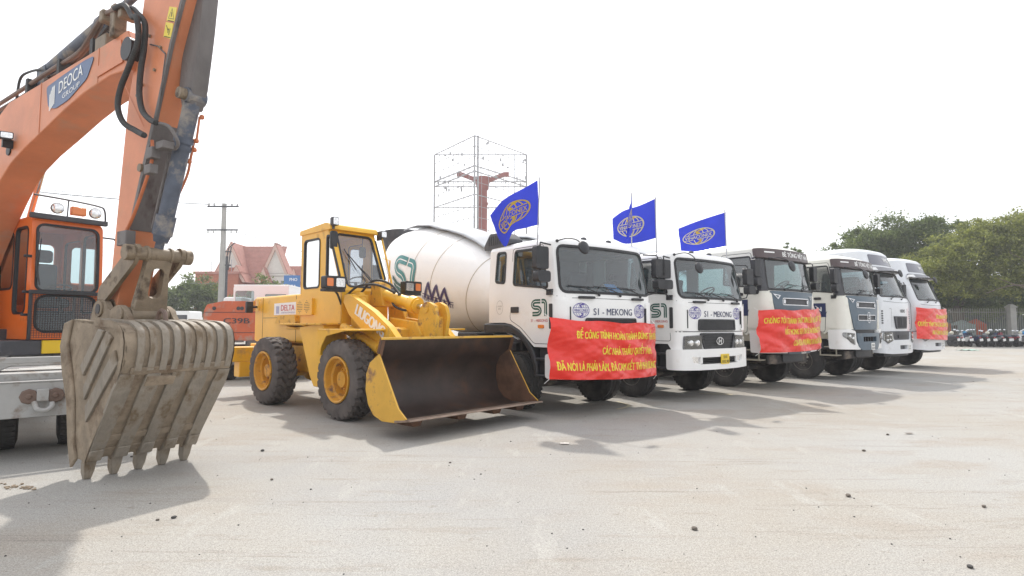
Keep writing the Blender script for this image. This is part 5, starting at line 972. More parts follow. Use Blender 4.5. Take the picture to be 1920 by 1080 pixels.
for x in (-.86, .82):
    m = MB(); m.slab([rrect(x-.20, 2.20, x+.20, 2.42, .03)], lambda u, v, o: (u, .62-o, v), 0, .16); m.tube([(x*.95, .68, 2.24), (x*.8, .7, 2.12), (x*.66, .74, 1.9)], .02, 6); m.box(x-.2, x+.2, .48, .64, 2.15, 2.2); w = m.build('headlight', BLACK, LO, bevel=.02)
    i = 1 if x < 0 else -1
    m = MB(); m.slab([rrect(x+i*.09-.085, 2.235, x+i*.09+.085, 2.385, .02)], lambda u, v, o: (u, .62-o, v), .15, .165); m.build('lens', LIGHT, w); m = MB(); m.slab([rrect(x-i*.11-.06, 2.24, x-i*.11+.06, 2.38, .02)], lambda u, v, o: (u, .62-o, v), .15, .165); m.build('turn_signal', AMBER, w)
m = MB(); m.slab([rrect(-2.34, 1.76, -1.70, 2.08, .02)], XNr(cx0), .0, .05); vt = m.build('air_vent', YELL, LO, bevel=.01); m = MB()
for j in range(8):
    for k in range(5):
        for c_ in (-2.18, -1.90):
            if abs(j-3.5)/4+abs(k-2)/4 < 1.05: m.slab([rrect(c_+(k-2)*.045-.014, 1.80+j*.033, c_+(k-2)*.045+.014, 1.812+j*.033, .003, 1)], XNr(cx0), .05, .052)
m.build('vent_hole', BLK, vt, smooth=0)
m = MB(); m.prism([(2.2, 1.48), (2.2, 1.56), (1.62, 1.50), (1.20, .66), (1.05, .47), (.72, .47), (.74, 1.60), (.80, 1.60)], 'x', -.93, -.60); m.prism([(2.2, 1.48), (2.2, 1.56), (1.62, 1.50), (1.20, .66), (1.05, .47), (.72, .47), (.74, 1.60), (.80, 1.60)], 'x', .6, .93); m.build('ladder_panel', YELL, LO, bevel=.012)
m = MB(); m.box(-1.02, -.5, .66, 2.25, 1.565, 1.60); m.box(.5, 1.02, .66, 2.25, 1.565, 1.60); m.build('platform', YELLG, LO, bevel=.008)
m = MB()
for sx in (-1, 1):
    a, b = sorted((sx*.62, sx*1.12)); m.box(a, b, -.72, .56, 1.47, 1.50); m.box(a, b, .53, .56, 1.05, 1.47); m.prism([(.56, 1.05), (.56, 1.47), (-.3, 1.47), (.3, 1.38), (.46, 1.2), (.50, 1.05)], 'x', *sorted((sx*1.10, sx*1.12)))
m.build('fender', YELL, LO, bevel=.01)
m = MB(); m.prism([(.62, .45), (.62, 1.62), (.70, 2.15), (.35, 2.15), (.1, 1.7), (-.1, 1.4), (-.5, 1.1), (-.5, .5)], 'x', -.46, -.36); m.prism([(.62, .45), (.62, 1.62), (.70, 2.15), (.35, 2.15), (.1, 1.7), (-.1, 1.4), (-.5, 1.1), (-.5, .5)], 'x', .36, .46); m.box(-.36, .36, -.3, .5, .55, 1.5); m.box(-.62, -.3, .30, .62, 1.95, 2.1); m.box(.3, .62, .30, .62, 1.95, 2.1)
m.prism([(.55, 1.9), (.5, 2.35), (.25, 2.35), (.1, 1.9)], 'x', -.12, .12); m.build('front_frame', YELLG, LO, bevel=.015)
AR = [(.60, 1.98), (.54, 2.10), (.42, 2.12), (-.34, 1.80), (-.80, 1.54), (-1.18, 1.22), (-1.27, .80), (-1.26, .50), (-1.14, .50), (-1.04, .92), (-.88, 1.20), (-.35, 1.28), (-.19, 1.37), (.41, 1.75)]
for x0, x1 in ((-.63, -.51), (.51, .63)):
    m = MB(); m.prism(rpoly(AR, .04, 2), 'x', x0, x1); la = m.build('lift_arm', YELL, LO, bevel=.012)
    if x0 < 0:
        dv = Vector((-.87, -.42)).normalized(); nv = Vector((-dv.y, dv.x)); nv = nv if nv.y > 0 else -nv
        FA = lambda u, v, o: (-.632-o, .16+dv.x*u+nv.x*v, 1.76+dv.y*u+nv.y*v); m = MB(); m.text('LIUGONG', FA, -.04, -.02, .93, .20, .003, .09); m.build('arm_lettering', WVIN, la, smooth=0, recalc=False)
    xc = (x0+x1)/2*1.12; m = MB(); m.cyl((xc, .55, 1.52), (xc, -.52, 1.20), .085, n=18); m.cyl((xc, -.5, 1.205), (xc, -.6, 1.175), .10, n=18); m.cyl((xc, -.6, 1.18), (xc, -1.0, 1.06), .045, n=12); m.build('lift_cylinder', YELLG, LO)
m = MB(); m.cyl((-.6, -.62, 1.42), (.6, -.62, 1.42), .11, n=20); m.box(-.55, .55, -.75, -.40, 1.32, 1.50); m.prism([(-.2, 1.7), (-.95, 1.62), (-1.1, 1.40), (-.95, 1.2), (-.4, 1.25)], 'x', -.20, -.14); m.prism([(-.2, 1.7), (-.95, 1.62), (-1.1, 1.40), (-.95, 1.2), (-.4, 1.25)], 'x', .14, .20); m.build('cross_beam', YELLG, LO, bevel=.015)
m = MB(); a, b = Vector((0, .42, 2.16)), Vector((0, -.70, 1.90)); d = (b-a).normalized(); m.cyl(a, b, .105, n=22); m.cyl(b-d*.12, b+d*.02, .150, n=16); m.cyl(b+d*.02, b+d*.06, .125, n=16)
for k in range(8): t = 2*pi*k/8; m.ball(b-d*.13+Vector((.125*cos(t), 0, .125*sin(t))), .02, 6)
zc = m.build('tilt_cylinder', YELL, LO, smooth=40); m = MB(); m.cyl(b, b+d*.42, .045, n=14); m.build('cylinder_rod', CHROME, zc, smooth=60)
m = MB(); RK = rpoly([(-.98, 1.80), (-1.05, 1.92), (-1.20, 1.95), (-1.36, 1.88), (-1.42, 1.70), (-1.36, 1.38), (-1.22, 1.05), (-1.0, 1.05), (-.82, 1.25), (-.92, 1.6)], .05)
for x in (-.15, .08): m.prism(RK, 'x', x, x+.07)
m.cyl((-.17, -1.15, 1.83), (.17, -1.15, 1.83), .07, n=16); m.cyl((-.19, -.98, 1.40), (.19, -.98, 1.40), .09, n=16); m.box(-.08, .08, -1.32, -1.1, 1.25, 1.7); m.prism([(-1.0, 1.2), (-1.26, 1.0), (-1.27, .75), (-1.1, .8)], 'x', -.1, .1); m.build('rocker', YELLG, LO, bevel=.015)
for P in ([(-.30, .60, 2.12), (-.24, .25, 2.36), (-.1, -.05, 2.30), (-.05, -.28, 2.10)], [(.05, .05, 2.12), (-.08, -.15, 1.92), (-.06, -.45, 1.82), (-.02, -.62, 1.86)], [(-.5, .7, 2.1), (-.45, .4, 2.26), (-.28, .1, 2.28), (-.12, -.22, 2.14)]): m = MB(); m.tube(bez(P, 8), .022, 8); m.ball(P[-1], .035, 6); m.build('hydraulic_hose', HOSE, LO)
m = MB(); m.tube([(.55, .95, 2.05), (.60, .95, 2.85), (.54, 1.1, 2.9)], .014, 6); m.tube([(.50, 1.1, 3.3), (.53, .75, 2.3)], .02, 6); m.build('handrail', YELL, LO)
# loader bucket
bb = empty('bucket', (0, 0, 0), 0); bb.parent = LO
BP = [(-1.68, 1.36), (-1.60, 1.14), (-1.40, 1.02), (-1.31, .85), (-1.30, .62), (-1.37, .42), (-1.50, .30), (-1.70, .24), (-2.00, .245), (-2.30, .285)]
BW = 1.34; m = MB(); n = len(BP)
m.rings([[(x, y, z) for y, z in BP]+[(x, y+.025*(1 if k < 6 else 0), z-.025*(0 if k < 6 else 1)) for k, (y, z) in list(enumerate(BP))[::-1]] for x in (-BW, BW)]); m.build('bucket_shell', BKTIN, bb, smooth=50)
SPL = [(-1.62, 1.15), (-1.40, 1.02), (-1.31, .85), (-1.30, .62), (-1.37, .42), (-1.50, .28), (-1.72, .215), (-2.05, .225), (-2.28, .30), (-2.10, .42)]
for sx in (-1, 1):
    a, b = sorted((sx*BW, sx*(BW+.025))); m = MB(); m.prism(SPL, 'x', a, b); m.build('side_plate', YBKT if sx < 0 else YBKT, bb, bevel=.004)
    a, b = sorted((sx*(BW-.004), sx*(BW-.001))); m = MB(); m.prism(SPL, 'x', a, b); m.build('inner_liner', M('rusty liner', (.15, .075, .042), .7, var=.4, vs=3, dirt=(.05, .035, .03), dam=.5, ds=2.5, edge=.3), bb)
    m = MB(); m.stroke([(-1.60, 1.14), (-1.68, 1.36)], .14, lambda u, v, o: (sx*BW, u, v), 0); m.build('corner_gusset', RUST, bb, smooth=0)
m = MB(); m.rings([[(x, y, z) for y, z in ((-1.66, 1.35), (-1.69, 1.35), (-1.69, 1.385), (-1.66, 1.385))] for x in (-BW-.02, BW+.02)]); m.build('top_lip', YBKT, bb, bevel=.004)
m = MB(); m.rings([[(x, y, z) for y, z in ((-2.02, .26), (-2.36, .30), (-2.37, .275), (-2.02, .225))] for x in (-BW-.03, -.6, 0, .6, BW+.03)]); m.build('cutting_edge', EDGE, bb, bevel=.004)
for x in (-1.05, -.2, .55, 1.1): m = MB(); m.prism([(x-.12, .24), (x+.12, .24), (x+.07, .15), (x-.07, .15)], 'y', -2.1, -1.5); m.build('wear_plate', RUST, bb, bevel=.01)
m = MB(); m.box(-.70, -.64, -1.29, -1.1, .35, .9); m.box(.64, .70, -1.29, -1.1, .35, .9); m.build('bucket_lug', YELLG, bb, bevel=.01)
# ---------------------------------------------------------------- old orange excavator behind the loader
ox2 = empty('old_excavator', (-8.05, 16.4, 0), 4, label='old faded orange excavator with white cab, half hidden behind the yellow loader', category='excavator')
m = MB(); m.prism(rpoly([(-.72, 1.12), (-.74, 1.95), (-.66, 2.16), (-.2, 2.26), (1.8, 2.26), (1.9, 1.12)], .06), 'y', 0, 1.6); cw = m.build('engine_house', OLDOR, ox2, bevel=.06, seg=3)
m = MB(); m.box(-.73, 1.9, -.006, -.001, 1.93, 1.945); m.box(-.73, 1.9, -.006, -.001, 1.35, 1.365)
for x in (-.45, .22, .32): m.cyl((x, -.01, 2.05), (x, .01, 2.05), .055, n=12)
m.build('panel_gap', DGREY, cw); m = MB(); m.text('C39B', lambda u, v, o: (u, -.004-o, v), -.18, 1.62, .72, .16, .004, .03); m.build('side_lettering', DGREY, cw, smooth=0, recalc=False)
m = MB(); m.box(.82, 1.22, -.012, -.002, 1.66, 1.86); m.build('notice_plate', LGREY, cw); m = MB(); m.box(-.66, .4, -.02, .0, 1.08, 1.14); m.box(.5, 1.9, -.03, .5, 1.0, 1.14); m.build('lower_rail', GREYST, cw)
m = MB(); m.box(-.5, 2.2, .1, 1.9, .42, .98); m.cyl((.7, 1.0, .95), (.7, 1.0, 1.12), .6, n=28); m.build('undercarriage', M('pale grey steel', (.3, .3, .31), .6, var=.15, dirt=(.2, .16, .13), dam=.3), ox2, bevel=.03)
for x in (-.2, 1.6):
    for y in (.3, 2.6): w = wheel(ox2, x, y, .5, .45, -1 if x < 0 else 1, flat=True)
m = MB(); m.slab([rrect(-.66, 1.9, 1.05, 2.84, .10), rrect(-.60, 2.30, -.02, 2.66, .05), rrect(.32, 2.36, .98, 2.56, .04)], lambda u, v, o: (u, 1.8-o, v), -.04, 0); m.box(-.66, 1.05, 3.3, 3.34, 1.9, 2.84); m.box(-.66, -.62, 1.82, 3.3, 1.9, 2.2); m.box(1.01, 1.05, 1.82, 3.3, 1.9, 2.8); m.box(-.66, 1.05, 1.82, 3.34, 2.80, 2.86); m.build('cab', WHITE, ox2, bevel=.03)
m = MB(); m.sheet([rrect(-.60, 2.30, -.02, 2.66, .05)], lambda u, v, o: (u, 1.82, v), 0); m.sheet([rrect(.32, 2.36, .98, 2.56, .04)], lambda u, v, o: (u, 1.82, v), 0); m.build('cab_window', GLASSD, ox2, recalc=False)
m = MB(); m.prism([(-1.38, 1.7), (-1.3, 2.46), (-1.22, 2.5), (-.7, 2.5), (-.7, 1.7)], 'y', 2.6, 3.6); c_ = m.build('other_cab', WHITE, ox2, bevel=.04); m = MB(); m.prism([(-1.27, 2.0), (-1.2, 2.36), (-.78, 2.36), (-.78, 2.0)], 'y', 2.585, 2.598); m.build('pane', M('pale pane', (.5, .52, .54), .15), c_)  # white cab piece of another vehicle farther back, with its window
# ---------------------------------------------------------------- trees
import numpy as np
def leafmat(name, c1, c2, c3):
    m = bpy.data.materials.new(name); m.use_nodes = True; n = m.node_tree.nodes; l = m.node_tree.links; p = n['Principled BSDF']; p.inputs['Roughness'].default_value = .6
    g = n.new('ShaderNodeNewGeometry'); r = n.new('ShaderNodeValToRGB'); r.color_ramp.elements[0].color = (*c1, 1); r.color_ramp.elements[1].color = (*c3, 1); e = r.color_ramp.elements.new(.55); e.color = (*c2, 1)
    tc = n.new('ShaderNodeTexCoord'); no = n.new('ShaderNodeTexNoise'); no.inputs['Scale'].default_value = .8; l.new(tc.outputs['Object'], no.inputs['Vector'])
    a = n.new('ShaderNodeMath'); a.operation = 'MULTIPLY_ADD'; a.inputs[1].default_value = .5; l.new(g.outputs['Random Per Island'], a.inputs[0])
    b = n.new('ShaderNodeMath'); b.operation = 'MULTIPLY'; b.inputs[1].default_value = .5; l.new(no.outputs['Fac'], b.inputs[0]); l.new(b.outputs[0], a.inputs[2]); l.new(a.outputs[0], r.inputs['Fac']); l.new(r.outputs[0], p.inputs['Base Color'])
    t = n.new('ShaderNodeBsdfTranslucent'); l.new(r.outputs[0], t.inputs['Color']); ms = n.new('ShaderNodeMixShader'); ms.inputs[0].default_value = .45
    l.new(p.outputs[0], ms.inputs[1]); l.new(t.outputs[0], ms.inputs[2]); l.new(ms.outputs[0], n['Material Output'].inputs['Surface']); return m
LF1 = leafmat('mid green leaves', (.035, .06, .016), (.13, .175, .05), (.27, .31, .11)); LF2 = leafmat('yellow green leaves', (.06, .08, .016), (.24, .27, .055), (.44, .44, .12)); LF3 = leafmat('shrub leaves', (.07, .10, .03), (.16, .20, .065), (.32, .35, .13)); BARK = M('bark', (.13, .10, .075), .9, var=.3, vs=6, bump=.4)
rng = np.random.default_rng(11)
def crown(name, blobs, n, size, mat, parent, dens=110):
    """blobs: (x, y, z, rx, ry, rz) ellipsoids filled with leaf clumps"""
    vol = np.array([b[3]*b[4]*b[5] for b in blobs])**.75; k = rng.choice(len(blobs), n, p=vol/vol.sum()); B = np.array(blobs)[k]
    nc = max(30, n//dens); ck = rng.choice(len(blobs), nc, p=vol/vol.sum()); CB = np.array(blobs)[ck]
    d = rng.normal(size=(nc, 3)); d /= np.linalg.norm(d, axis=1)[:, None]; rr = rng.random(nc)**.28; cc = CB[:, :3]+d*CB[:, 3:]*rr[:, None]*(1+.17*rng.normal(size=nc))[:, None]
    ci = rng.integers(0, nc, n); cs = (.22+.55*rng.random(nc)**1.5)[ci]*min(1.15, float(np.mean(CB[:, 3]))*.5)
    p = cc[ci]+rng.normal(size=(n, 3))*cs[:, None]*np.array([.62, .62, .36])
    a = rng.normal(size=(n, 3)); a /= np.linalg.norm(a, axis=1)[:, None]; b = np.cross(a, rng.normal(size=(n, 3))); b /= np.linalg.norm(b, axis=1)[:, None]
    s = size*(.55+.9*rng.random(n))[:, None]; V = np.stack([p-a*s, p+b*s*.45, p+a*s, p-b*s*.45], 1).reshape(-1, 3)
    me = bpy.data.meshes.new(name); me.vertices.add(4*n); me.vertices.foreach_set('co', V.astype(np.float32).ravel()); me.loops.add(4*n); me.loops.foreach_set('vertex_index', np.arange(4*n, dtype=np.int32)); me.polygons.add(n); me.polygons.foreach_set('loop_start', np.arange(0, 4*n, 4, dtype=np.int32)); me.update(); me.validate()
    me.materials.append(mat); o = bpy.data.objects.new(name, me); COL.objects.link(o); o.parent = parent; return o
def tree(name, loc, blobs, n, size, mat, trunk, limbs, **kw):
    t = empty(name, loc, 0, **kw); m = MB(); r, h = trunk; m.tube(bez([(0, 0, -.05), (.1, 0, h*.4), (-.05, .1, h*.8), (.05, 0, h)], 5), r, 10, r*.6)
    for b in limbs: m.tube(bez([(0, 0, h*b[0])]+list(b[2]), 5), b[1], 7, b[1]*.3)
    m.build('trunk', BARK, t, smooth=60); crown('crown', blobs, n, size, mat, t); return t
GT = 'street trees behind the fence'
tree('street_tree', (35.6, 52, 0), [(-4.6, 0, 8.2, 2.0, 2.0, 1.3), (-3.2, 1, 9.4, 2.0, 2, 1.4), (-1.4, 0, 9.3, 2.4, 2.4, 1.9), (.6, 0, 9.3, 2.4, 2.4, 2.0), (2.2, 0, 9.8, 2.0, 2, 1.6), (-2.2, 0, 7.4, 3.2, 2.4, 1.7), (1.2, 0, 7.2, 3.2, 2.6, 1.8), (3.9, 0, 8.8, 1.8, 1.8, 1.2), (2.8, 0, 10.9, .8, .8, .9), (-1.0, 0, 10.9, .7, .7, .5), (3.6, 0, 6.2, 2.2, 2, 1.6), (-5.8, 0, 7.4, 1.4, 1.4, .9), (0, 0, 5.6, 3.6, 2.4, 1.2)], 62000, .12, LF1, (.34, 6), [(.6, .18, [(-1.5, 0, 6), (-4, 0, 8)]), (.7, .16, [(1.5, 0, 6.5), (3, 0, 9)]), (.9, .12, [(-.6, .3, 8), (-1.2, 0, 10)])],
     label='broad mid green tree rising behind the silver tractor trucks', category='tree', group=GT)
TB = [(-5.2, 0, 6.3, 1.6, 1.6, 1.1), (-3.9, 0, 7.2, 1.7, 1.7, 1.2), (-2.2, 0, 8.0, 1.9, 2, 1.4), (-.6, 0, 8.7, 1.9, 2, 1.4), (1.2, 0, 9.1, 2.2, 2.2, 1.5), (-3.0, 0, 6.0, 2.4, 2, 1.1), (-.4, 0, 6.4, 2.8, 2.2, 1.4), (2.4, 0, 7.4, 2.6, 2.4, 1.8), (3.5, 0, 9.4, 2.2, 2.2, 1.4), (-2.4, 0, 4.7, 2.6, 1.6, .8), (.8, .5, 4.9, 3, 1.6, 1.0), (-1.2, 0, 10.0, .5, .5, .3)]
tree('street_tree', (41.3, 45.5, 0), [(b[0]-2.7,)+b[1:] for b in TB], 64000, .11, LF2, (.28, 4.4), [(.8, .09, [(-1.4, -2.0, 4.4), (-3.6, -2.4, 4.6), (-5.6, -2.4, 4.0)]), (.7, .08, [(-1.2, -2.6, 3.9), (-3.6, -3.0, 4.5), (-5.2, -3.0, 5.1)]), (.95, .08, [(-1.6, -1.6, 6.2), (-3.4, -2.0, 7.2)]), (.9, .12, [(1, 0, 6), (2.4, 0, 8.4)])],
     label='yellow green tree with bare drooping branches, above the motorbikes', category='tree', group=GT)
tree('street_tree', (38.9, 50.2, 0), [(-1.5, 0, 4.2, 1.6, 1.4, 1.2), (.6, 0, 4.4, 2.0, 1.4, 1.3), (-2.6, 0, 5.2, 1.8, 1.4, 1.4), (-.6, 0, 5.6, 3, 1.6, 1.2), (2.6, 0, 3.9, 2.0, 1.2, 1.2), (4.8, 0, 4.1, 2.4, 1.2, 1.3), (7, 0, 4.2, 2.4, 1.4, 1.5), (-4.0, 0, 6.0, 1.6, 1.4, 1.4)], 26000, .15, LF1, (.42, 4), [(.7, .2, [(1, 0, 4), (2, 0, 5)])],
     label='dark leafy tree with a thick trunk beside the last truck', category='tree', group=GT)
tree('street_tree', (44, 56, 0), [(-5, 0, 3.4, 3, 1.4, 1.6), (-1.5, 0, 3.6, 3, 1.4, 1.6), (2.5, 0, 3.4, 3, 1.4, 1.6), (5.5, 0, 3.8, 3, 1.4, 1.8), (0, 0, 5.2, 5, 1.5, 1.5)], 26000, .16, LF1, (.25, 3), [(.7, .1, [(1, 0, 3), (2, 0, 4.5)])],
     label='low dense dark tree filling the view behind the market awnings', category='tree', group=GT)
for i, (x, y, h, w, n, lb) in enumerate(((23.0, 51, 8.3, .8, 900, 'small wispy tree top showing over the cream truck with the banner'), (25.4, 52, 8.5, .7, 800, 'sparse treetop above the second cream truck, beside the broad green tree'), (45.5, 52, 10.6, 1.6, 5000, 'thin feathery tree between the broad green tree and the yellow green one'))):
    b = [(0, 0, h, w, w, .5), (.4, 0, h-.5, w*1.1, w, .5), (-.5, 0, h-1.0, w, w, .6)]
    if i == 2: x = 40.8; b = [(-.4, 0, 10.7, .9, .8, .3), (.6, 0, 10.3, .6, .6, .3), (-2.4, 0, 9.6, .9, .8, .35), (-1.6, 0, 8.9, 1.2, 1, .5), (.3, 0, 9.4, .7, .7, .4)]
    tree('street_tree', (x, y, 0), b, n, .13, LF1, (.12, h-1), [(.8, .05, [(.2, 0, h-.5), (.5, 0, h)])], label=lb, category='tree', group=GT)
tree('garden_tree', (-33.0, 58, 0), [(-1.0, 0, 4.6, 1.7, 1.6, 1.2), (.6, 0, 5.6, 1.5, 1.5, 1.0), (1.6, 0, 5.2, 1.5, 1.5, 1.2), (.2, 0, 4.0, 2.4, 1.8, 1.4), (2.2, 0, 3.8, 1.6, 1.4, 1.3), (-1.2, 0, 3.0, 1.6, 1.4, 1.2), (.4, 0, 2.4, 2.8, 1.6, 1.0)], 17000, .15, LF1, (.2, 3.6), [(.7, .1, [(.6, 0, 4), (1, 0, 5)])], label='round dark green tree to the left of the utility pole', category='tree', group='trees around the red roofed house')
tree('garden_tree', (-19.4, 45, 0), [(0, 0, 4.5, 1.1, 1, .7), (-.9, 0, 4.1, 1.1, 1, .6), (1.2, 0, 4.1, 1.0, 1, .55), (-2.0, 0, 3.4, 1.0, 1, .6), (.3, 0, 3.4, 2.4, 1.2, .9), (2.2, 0, 3.7, .7, .7, .5)], 8000, .12, LF3, (.12, 3), [(.8, .06, [(-.5, 0, 3.5), (-.9, 0, 4)])], label='bushy tree in front of the red roofed house, above the white excavator cab', category='tree', group='trees around the red roofed house')
tree('garden_tree', (-22.3, 50, 0), [(0, 0, 3.0, .9, .8, 1.0), (.2, 0, 2.2, 1.1, .9, .9)], 2600, .12, LF3, (.1, 2), [(.8, .05, [(.2, 0, 2.5)])], label='low shrub just right of the utility pole foot', category='tree', group='trees around the red roofed house')
# ---------------------------------------------------------------- house, utility pole, billboard
hs_ = empty('brick_house', (-32.5, 75, 0), 0, label='red brick house with steep red tiled roof and two pale gables', category='house')
m = MB(); m.box(-3.5, 3.6, 0, 6, 0, 7.2); m.box(-3.2, 3.4, -.6, 0, 0, 6.4); wl_ = m.build('wall', BRICK, hs_); m = MB()
m.add([(-3.0, 0, 12), (2.9, 0, 12), (2.9, -2.6, 7.0), (-3.0, -2.6, 7.0), (-3.0, 1, 12), (1.6, 1, 12), (1.6, 5.4, 7), (-3, 5.4, 7)], [[0, 1, 2, 3], [4, 5, 6, 7], [0, 1, 5, 4]]); rf = m.build('roof', ROOFT, hs_, recalc=False)
def gable(cx, w, zb, zt, y, d, inner=True):
    m = MB(); m.prism([(cx-w/2+.15, zb), (cx+w/2-.15, zb), (cx, zt-.25)], 'y', y, y+d); g = m.build('gable', PLAST if inner else BRICK, hs_)
    for s in (-1, 1):
        m = MB(); m.prism([(cx, zt), (cx+s*w/2, zb-.1), (cx+s*(w/2-.35), zb-.1), (cx, zt-.85)], 'y', y-.25, y-.02); m.build('bargeboard', PINKT, g)
        m = MB(); m.prism([(cx, zt+.05), (cx+s*(w/2+.12), zb-.1), (cx+s*w/2, zb-.12), (cx, zt-.05)], 'y', y-.3, y+d); m.build('gable_roof', ROOFT, g)
gable(-3.0, 4.6, 7.4, 12.1, -2.9, 4); gable(2.6, 3.3, 8.2, 12.0, -2.9, 1.5)
m = MB(); m.prism([(-5.2, 7.35), (-.8, 7.35), (-1.6, 8.9), (-4.4, 8.9)], 'y', -2.96, -2.9); m.box(-5.0, -.9, -2.9, 1, 0, 7.4); m.build('wall', BRICK, hs_); m = MB(); m.box(-4.9, -3.7, -2.98, -2.9, 7.7, 7.95); m.build('trim_band', PLAST, hs_)
m = MB(); m.cyl((-3.0, -2.9, 12), (-3.0, -2.9, 12.5), .08, .01, 6); m.cyl((2.85, -2.9, 12), (2.85, -2.9, 12.4), .08, .01, 6); m.build('finial', PINKT, hs_)
gable(-1.5, 2.4, 7.0, 9.0, -4.4, 2, False); gable(1.5, 1.5, 7.0, 8.9, -3.6, 1, False)
m = MB(); m.box(1.4, 4.2, -3.0, 0, 7.85, 8.15); m.box(1.6, 4.0, -2.9, -1, 0, 7.8); m.build('porch', PLAST, hs_)
for x in (2.2, 3.4): m = MB(); m.box(x, x+.7, -3.02, -2.9, 5.6, 7.2); m.build('window', GLASSD, hs_)
h2 = empty('neighbour_house', (-32.2, 86, 0), 0, label='farther brick house whose red tiled roof shows beside the loader cab', category='house')
m = MB(); m.box(-1.8, 2.6, 0, 6, 0, 8.3); m.build('wall', BRICK, h2); m = MB(); m.prism([(-.4, 10.5), (6.4, 8.2), (-.6, 8.2)], 'x', -1.9, 2.8); m.build('roof', ROOFT, h2); m = MB(); m.prism([(-1.0, 8.2), (.2, 8.2), (-.4, 10)], 'y', -.9, -.65); m.cyl((-1.8, -.3, 10.5), (-1.8, -.3, 10.9), .06, .01, 6); m.build('gable', PINKT, h2)
b3 = empty('flat_roofed_house', (-36.2, 70, 0), 0, label='low red brown building with a flat roof behind the round tree', category='house'); m = MB(); m.box(-2.6, 2.6, 0, 6, 0, 7.9); m.build('wall', BRICK, b3); m = MB(); m.box(-2.8, 2.8, -.2, 6, 7.9, 8.2); m.build('roof', ROOFT, b3, bevel=.02); m = MB(); m.cyl((-1.2, 1, 8.2), (-1.2, 1, 9.6), .04); m.cyl((1.3, 1, 8.2), (1.3, 1, 9.8), .04); m.build('antenna', GALV, b3)
sg2 = empty('street_sign', (-23.1, 60, 0), 0, label='blue street sign with white letters between the bushes and the loader cab', category='sign'); m = MB(); m.box(-.85, .85, 0, .06, 5.15, 6.85); b_ = m.build('sign_board', M('street sign blue', (.05, .17, .42), .5), sg2); m = MB(); m.text('PHO', XP(0) if 0 else (lambda u, v, o: (u, -.01-o, v)), -.25, 6.25, .8, .34, 0, .02); m.text('CA', lambda u, v, o: (u, -.01-o, v), -.15, 5.45, .62, .42, 0, .02); m.build('sign_lettering', WVIN, b_, smooth=0, recalc=False); m = MB(); m.cyl((0, .1, 0), (0, .1, 6.9), .07); m.build('post', GALV, sg2)
up = empty('utility_pole', (-21.3, 42, 0), 0, label='tall concrete utility pole with two crossarms and wires', category='utility pole')
m = MB(); m.rings([[(-.22, -.2, 0), (.22, -.2, 0), (.22, .2, 0), (-.22, .2, 0)], [(-.11-.03, -.12, 10.6), (.13-.03, -.12, 10.6), (.13-.03, .12, 10.6), (-.11-.03, .12, 10.6)]]); m.build('pole', CONC, up, bevel=.02)
for z in (10.35, 8.6):
    m = MB(); m.box(-1.2, 1.1, -.16, -.08, z-.05, z+.06); ca = m.build('crossarm', DGREY, up); m = MB()
    for x in (-1.1, -.7, .6, 1.0): m.lathe([(0, .03), (.05, .06), (.1, .04), (.15, .06), (.18, .02)], (x, -.12, z+.05 if z > 10 else z-.25), (0, 0, 1), 8)
    m.build('insulator', LGREY, ca)
m = MB()
for dz, dx in ((10.5, -1.1), (10.5, -.7), (10.5, .9)):
    P = [(dx, -.1, dz), (dx-4, -2.4, dz-.22), (dx-8, -4.7, dz-.25), (dx-13, -7.5, dz-.05), (dx-19, -11, dz+.5)]; m.tube(P, .018, 4)
m.tube([(dx, 0, 8.5), (4, 20, 7.9), (10, 40, 9.5)], .02, 4); m.tube([(-.1, 0, 5.2), (-3, 5, 5.0), (-8, 10, 5.4)], .02, 4); m.build('wire', BLACK, up)
dp = empty('junction_post', (-20.75, 41.5, 0), 0, label='thin dark post with bent brackets right beside the utility pole', category='post'); m = MB(); m.cyl((0, 0, 0), (0, 0, 6.6), .09); m.tube([(-.05, 0, 6.4), (.1, 0, 7.2), (.55, 0, 7.6)], .04, 5); m.tube([(.12, 0, 5.6), (.2, 0, 6.6), (.3, 0, 7.3)], .04, 5); m.box(-.12, .3, -.05, .05, 5.9, 6.0); m.box(-.12, .3, -.05, .05, 6.9, 6.98); m.build('post', DGREY, dp)
LATT = M('weathered lattice steel', (.36, .36, .37), .7, var=.2)
bl = empty('billboard_frame', (0, 0, 0), 0, label='empty three sided billboard frame of thin rods on a red steel column', category='billboard'); bl.location = (-4.2, 74, 0)
FV, LV, RV = Vector((-.44, -4, 0)), Vector((-6.5, 4, 0)), Vector((6.2, 4, 0)); m = MB(); q = .07
def at_(v, z): return v+Vector((0, 0, z))
for v, z0 in ((FV, 12.5), (LV, 13.0), (RV, 13.0)): m.tube([at_(v, z0), at_(v, 25.2)], .13, 5)
m.tube([at_(FV+Vector((.4, .3, 0)), 12.5), at_(FV+Vector((.4, .3, 0)), 25.3)], .13, 5)
for z in (25.2, 17.8): 
    for a, b in ((FV, LV), (FV, RV), (LV, RV)): m.tube([at_(a, z), at_(b, z)], .075, 4)
for z in (21.4, 20.7):
    for a, b in ((FV, LV), (FV, RV), (LV, RV)): m.tube([at_(a, z), at_(b, z)], .09, 4)
for z in (23.9, 22.6, 19.4, 16.4, 15.0, 13.6):
    for a, b in ((FV, LV), (FV, RV)): m.tube([at_(a, z), at_(b, z)], .038, 4)
m.build('outer_frame', LATT, bl, weld=False); m = MB()
for a, b in ((FV, LV), (FV, RV), (LV, RV)):
    for k in range(1, 8):
        p = a+(b-a)*k/8; m.tube([at_(p, 13.4), at_(p, 25.2)], .042, 4)
    for k in range(8): p = a+(b-a)*k/8; r = a+(b-a)*(k+1)/8; m.tube([at_(p, 20.7), at_(r, 21.4)], .03, 4)
rnd = random.Random(3)
